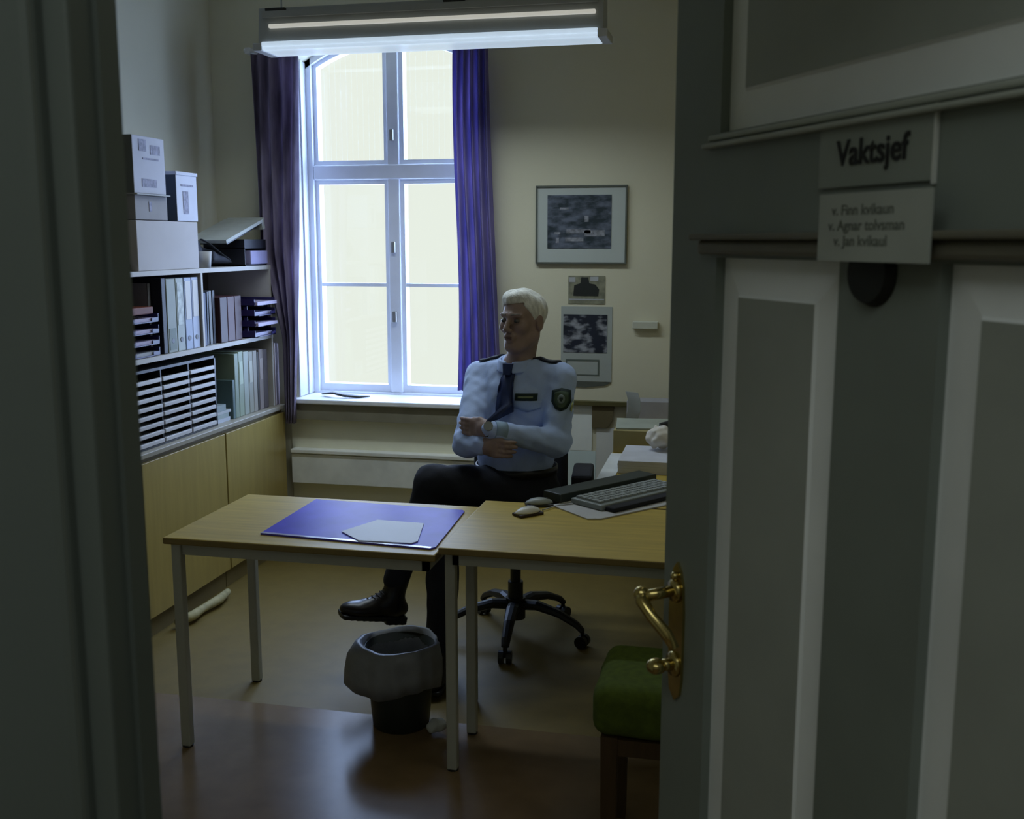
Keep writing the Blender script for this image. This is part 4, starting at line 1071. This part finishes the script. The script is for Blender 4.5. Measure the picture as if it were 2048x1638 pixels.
# mouldings below the top panel and at the mid rail
b = bm_new()
dbox(b, .118, DW-.07, 0, .016, 1.792, 1.800, .003); dbox(b, .128, DW-.08, 0, .010, 1.803, 1.812, .003); dfix(b)
link('upper_moulding', b, mat('moulding_light', (.34, .37, .32), .4), D)
b = bm_new()
dbox(b, .12, DW-.07, 0, .020, 1.630, 1.652, .006); dbox(b, .11, DW-.06, 0, .030, 1.652, 1.662, .003); dfix(b)
link('lower_moulding', b, mat('moulding_dark', (.13, .125, .09), .5), D)
# brass fittings
def dv(s, d, z): return dpt(s, d, z)
bp = bm_new()
ol = [(-.024, -.10), (-.026, .02), (-.022, .07), (-.012, .095), (0, .108), (.012, .095), (.022, .07), (.026, .02), (.024, -.10), (.018, -.13), (0, -.145), (-.018, -.13)]
prism(bp, [dv(.055+x, 0, .995+z) for x, z in ol], nn*.005)
PLT = link('handle_plate', bp, BRASS, D)
b = bm_new(); tube(b, dv(.055, .004, 1.052), dv(.055, .014, 1.052), .022, .018, n=24); tube(b, dv(.055, .012, 1.052), dv(.055, .066, 1.048), .010, n=16)
path(b, [dv(.048, .068, 1.050), dv(.060, .072, 1.042), dv(.080, .064, 1.020), dv(.100, .046, .995), dv(.114, .036, .972)], [.012, .012, .010, .011, .008], n=14)
ball(b, dv(.048, .068, 1.05), .014); ball(b, dv(.055, .008, 1.078), .008)
H = link('door_handle', b, BRASS, D, smooth=True)
b = bm_new(); tube(b, dv(.055, .004, .918), dv(.055, .012, .918), .024, .020, n=24); tube(b, dv(.055, .010, .918), dv(.055, .032, .918), .012, .010, n=18); ball(b, dv(.055, .040, .918), (.018, .018, .014))
link('thumb_turn', b, BRASS, D, smooth=True)
# back side handle
b = bm_new(); tube(b, dv(.055, -.042, 1.05), dv(.055, -.09, 1.05), .010, n=16); path(b, [dv(.05, -.09, 1.05), dv(.10, -.095, 1.05), dv(.17, -.09, 1.045)], .010, n=12); link('door_handle', b, BRASS, D, smooth=True)

# signs on the door
def text_mesh(body, size, loc_s, loc_d, loc_z, xs=1.0, ext=.0006, shear=0, bold=0):
    cu = bpy.data.curves.new('t', 'FONT'); cu.body = body; cu.size = size; cu.extrude = ext; cu.shear = shear; cu.offset = bold; cu.space_character = 1.0
    o = bpy.data.objects.new('t', cu); C.objects.link(o); bpy.context.view_layer.update()
    me = bpy.data.meshes.new_from_object(o.evaluated_get(bpy.context.evaluated_depsgraph_get()))
    bpy.data.objects.remove(o); bpy.data.curves.remove(cu)
    M = DM @ Matrix.Translation((loc_s, loc_d, loc_z)) @ Matrix(((xs, 0, 0, 0), (0, 0, 1, 0), (0, 1, 0, 0), (0, 0, 0, 1)))
    me.transform(M); return me
SIGN = mat('sign_grey', (.235, .265, .23), .35, var=.03)
s1 = empty('door_sign', dv(.52, .02, 1.705), 0, label='grey door sign reading Vaktsjef, upper of the two signs', cat='sign')
b = bm_new(); dbox(b, .416, .630, .001, .005, 1.7175, 1.803, .001); dfix(b); link('sign_plate', b, SIGN, s1)
link('sign_edge', (lambda bb: (dbox(bb, .6302, .634, .001, .006, 1.714, 1.803), dfix(bb), bb)[2])(bm_new()), mat('sign_edge', (.55, .57, .53), .4), s1)
link('lettering', text_mesh('Vaktsjef', .044, .455, .0064, 1.745, xs=.96, bold=.0007), INK, s1)
s2 = empty('name_card', dv(.52, .02, 1.63), 0, label='pale card with three printed lines tucked under the Vaktsjef sign', cat='sign')
b = bm_new(); M0 = DM @ Matrix.Translation((.567, .0325, 1.668))
box(b, -.104, .100, -.0015, .0015, -.042, .040, M=M0); dfix(b); link('card', b, mat('card_grey', (.34, .37, .33), .6, var=.05), s2)
CINK = mat('card_ink', (.10, .115, .095), .6)
for i, t in enumerate(('v. Finn kvikaun', 'v. Agnar tolvsman', 'v. Jan kvikaul')):
    link('printed_line', text_mesh(t, .0175, .484+(.006, 0, .012)[i], .0340, 1.682-i*.0185, xs=1.12, bold=.0003, ext=.0004), CINK, s2)
b = bm_new(); tube(b, dv(.535, .001, 1.612), dv(.535, .014, 1.612), .042, .036, n=32); dfix(b)
link('peephole_cover', b, mat('peep_black', (.004, .006, .004), .6), D, smooth=False)
bpy.data.objects['peephole_cover']['label'] = 'black round cover under the signs'

# door frame (free side) - close to the camera
b = bm_new()
box(b, JX-.03, JX, .925, 1.0, 0, 2.25, bev=.004)
box(b, JX-.34, JX-.028, .905, .945, 0, 2.35, bev=.010)
box(b, JX-.012, JX+.006, .965, .998, 0, 2.25)
link('door_2_frame', b, JAMB, kind='structure', smooth=False).name = 'trim_2'
b = bm_new(); box(b, HJX, HJX+.03, .90, 1.0, 0, 2.25, bev=.004); box(b, HJX+.026, HJX+.14, .82, .845, 0, 2.35, bev=.008); link('trim_3', b, JAMB, kind='structure')
b = bm_new(); box(b, JX-.14, HJX+.14, .82, .845, 2.25, 2.37, bev=.008); box(b, JX, HJX, .90, 1.0, 2.222, 2.25); link('trim_4', b, JAMB, kind='structure')

# ------------------------------------------------------------------ camera
cam = bpy.data.cameras.new('Camera'); co = bpy.data.objects.new('Camera', cam); C.objects.link(co)
cam.sensor_width = 36; cam.lens = 36*2096/2048; cam.clip_start = .05
cam.dof.use_dof = True; cam.dof.focus_distance = 4.2; cam.dof.aperture_fstop = 7.0
co.location = (0, 0, EYE); co.rotation_euler = (PI/2-PITCH, 0, YAW)
S.camera = co
SKYB = (.46, .62, 1.0); SKYS = 11.0

# ------------------------------------------------------------------ light
w = bpy.data.worlds.new('World'); S.world = w; w.use_nodes = True; N = w.node_tree.nodes; L = w.node_tree.links
tc = N.new('ShaderNodeTexCoord'); sp = N.new('ShaderNodeSeparateXYZ'); L.new(tc.outputs['Generated'], sp.inputs[0])
# overcast daylight: pale low haze ahead, bright blue-white sky overhead and towards the sun side (+X)
def ramp(sock, a, b_, lo, hi):
    m = N.new('ShaderNodeMapRange'); m.interpolation_type = 'SMOOTHSTEP'
    m.inputs['From Min'].default_value = a; m.inputs['From Max'].default_value = b_; m.inputs['To Min'].default_value = lo; m.inputs['To Max'].default_value = hi
    L.new(sock, m.inputs['Value']); return m.outputs[0]
fz = ramp(sp.outputs['Z'], .185, .32, 0, 1); fx0 = ramp(sp.outputs['X'], -.18, .30, 0, 1); fx1 = ramp(sp.outputs['X'], -.50, -.66, 0, 1)
mm_ = N.new('ShaderNodeMath'); mm_.operation = 'MAXIMUM'; L.new(fx0, mm_.inputs[0]); L.new(fx1, mm_.inputs[1]); fx = mm_.outputs[0]
mx_ = N.new('ShaderNodeMath'); mx_.operation = 'MAXIMUM'; L.new(fz, mx_.inputs[0]); L.new(fx, mx_.inputs[1])
cmx = N.new('ShaderNodeMix'); cmx.data_type = 'RGBA'; L.new(mx_.outputs[0], cmx.inputs['Factor'])
cmx.inputs['A'].default_value = (.92, .97, .89, 1); cmx.inputs['B'].default_value = (*SKYB, 1)
st = ramp(mx_.outputs[0], 0, 1, 1.0, SKYS)
L.new(cmx.outputs['Result'], N['Background'].inputs['Color']); L.new(st, N['Background'].inputs['Strength'])
def area(name, loc, rot, sx, sy, e, col, portal=False):
    l = bpy.data.lights.new(name, 'AREA'); l.shape = 'RECTANGLE'; l.size = sx; l.size_y = sy; l.energy = e; l.color = col
    o = bpy.data.objects.new(name, l); C.objects.link(o); o.location = loc; o.rotation_euler = rot
    if portal: l.cycles.is_portal = True
    return o
area('window_portal', ((OX0+OX1)/2, YB+WT+.02, 1.78), (-PI/2, 0, 0), 1.0, 2.0, 0, (1, 1, 1), True)
area('hall_fill', (-.2, -.5, 3.2), (0, 0, 0), 2.4, 1.2, 14.5, (.93, 1, .98))  # unseen light added above the hall to brighten the door
lt = area('lamp_tubes', ((lx0+lx1)/2, (ly0+ly1)/2, lz-.004), (0, 0, 0), lx1-lx0-.12, .11, 9.0, (.80, .92, 1.0))
lt.data.spread = math.radians(150)
area('room_fill', (.6, 2.6, 3.2), (0, 0, 0), 1.2, 1.0, 4.5, (1, 1, .80))  # no fixture here; soft fill added to lift the room
S.view_settings.view_transform = 'Standard'; S.view_settings.look = 'None'; S.view_settings.gamma = 1; S.view_settings.use_curve_mapping = False
S.view_settings.exposure = 0
S.cycles.use_denoising = True
S.cycles.max_bounces = 10; S.cycles.diffuse_bounces = 6
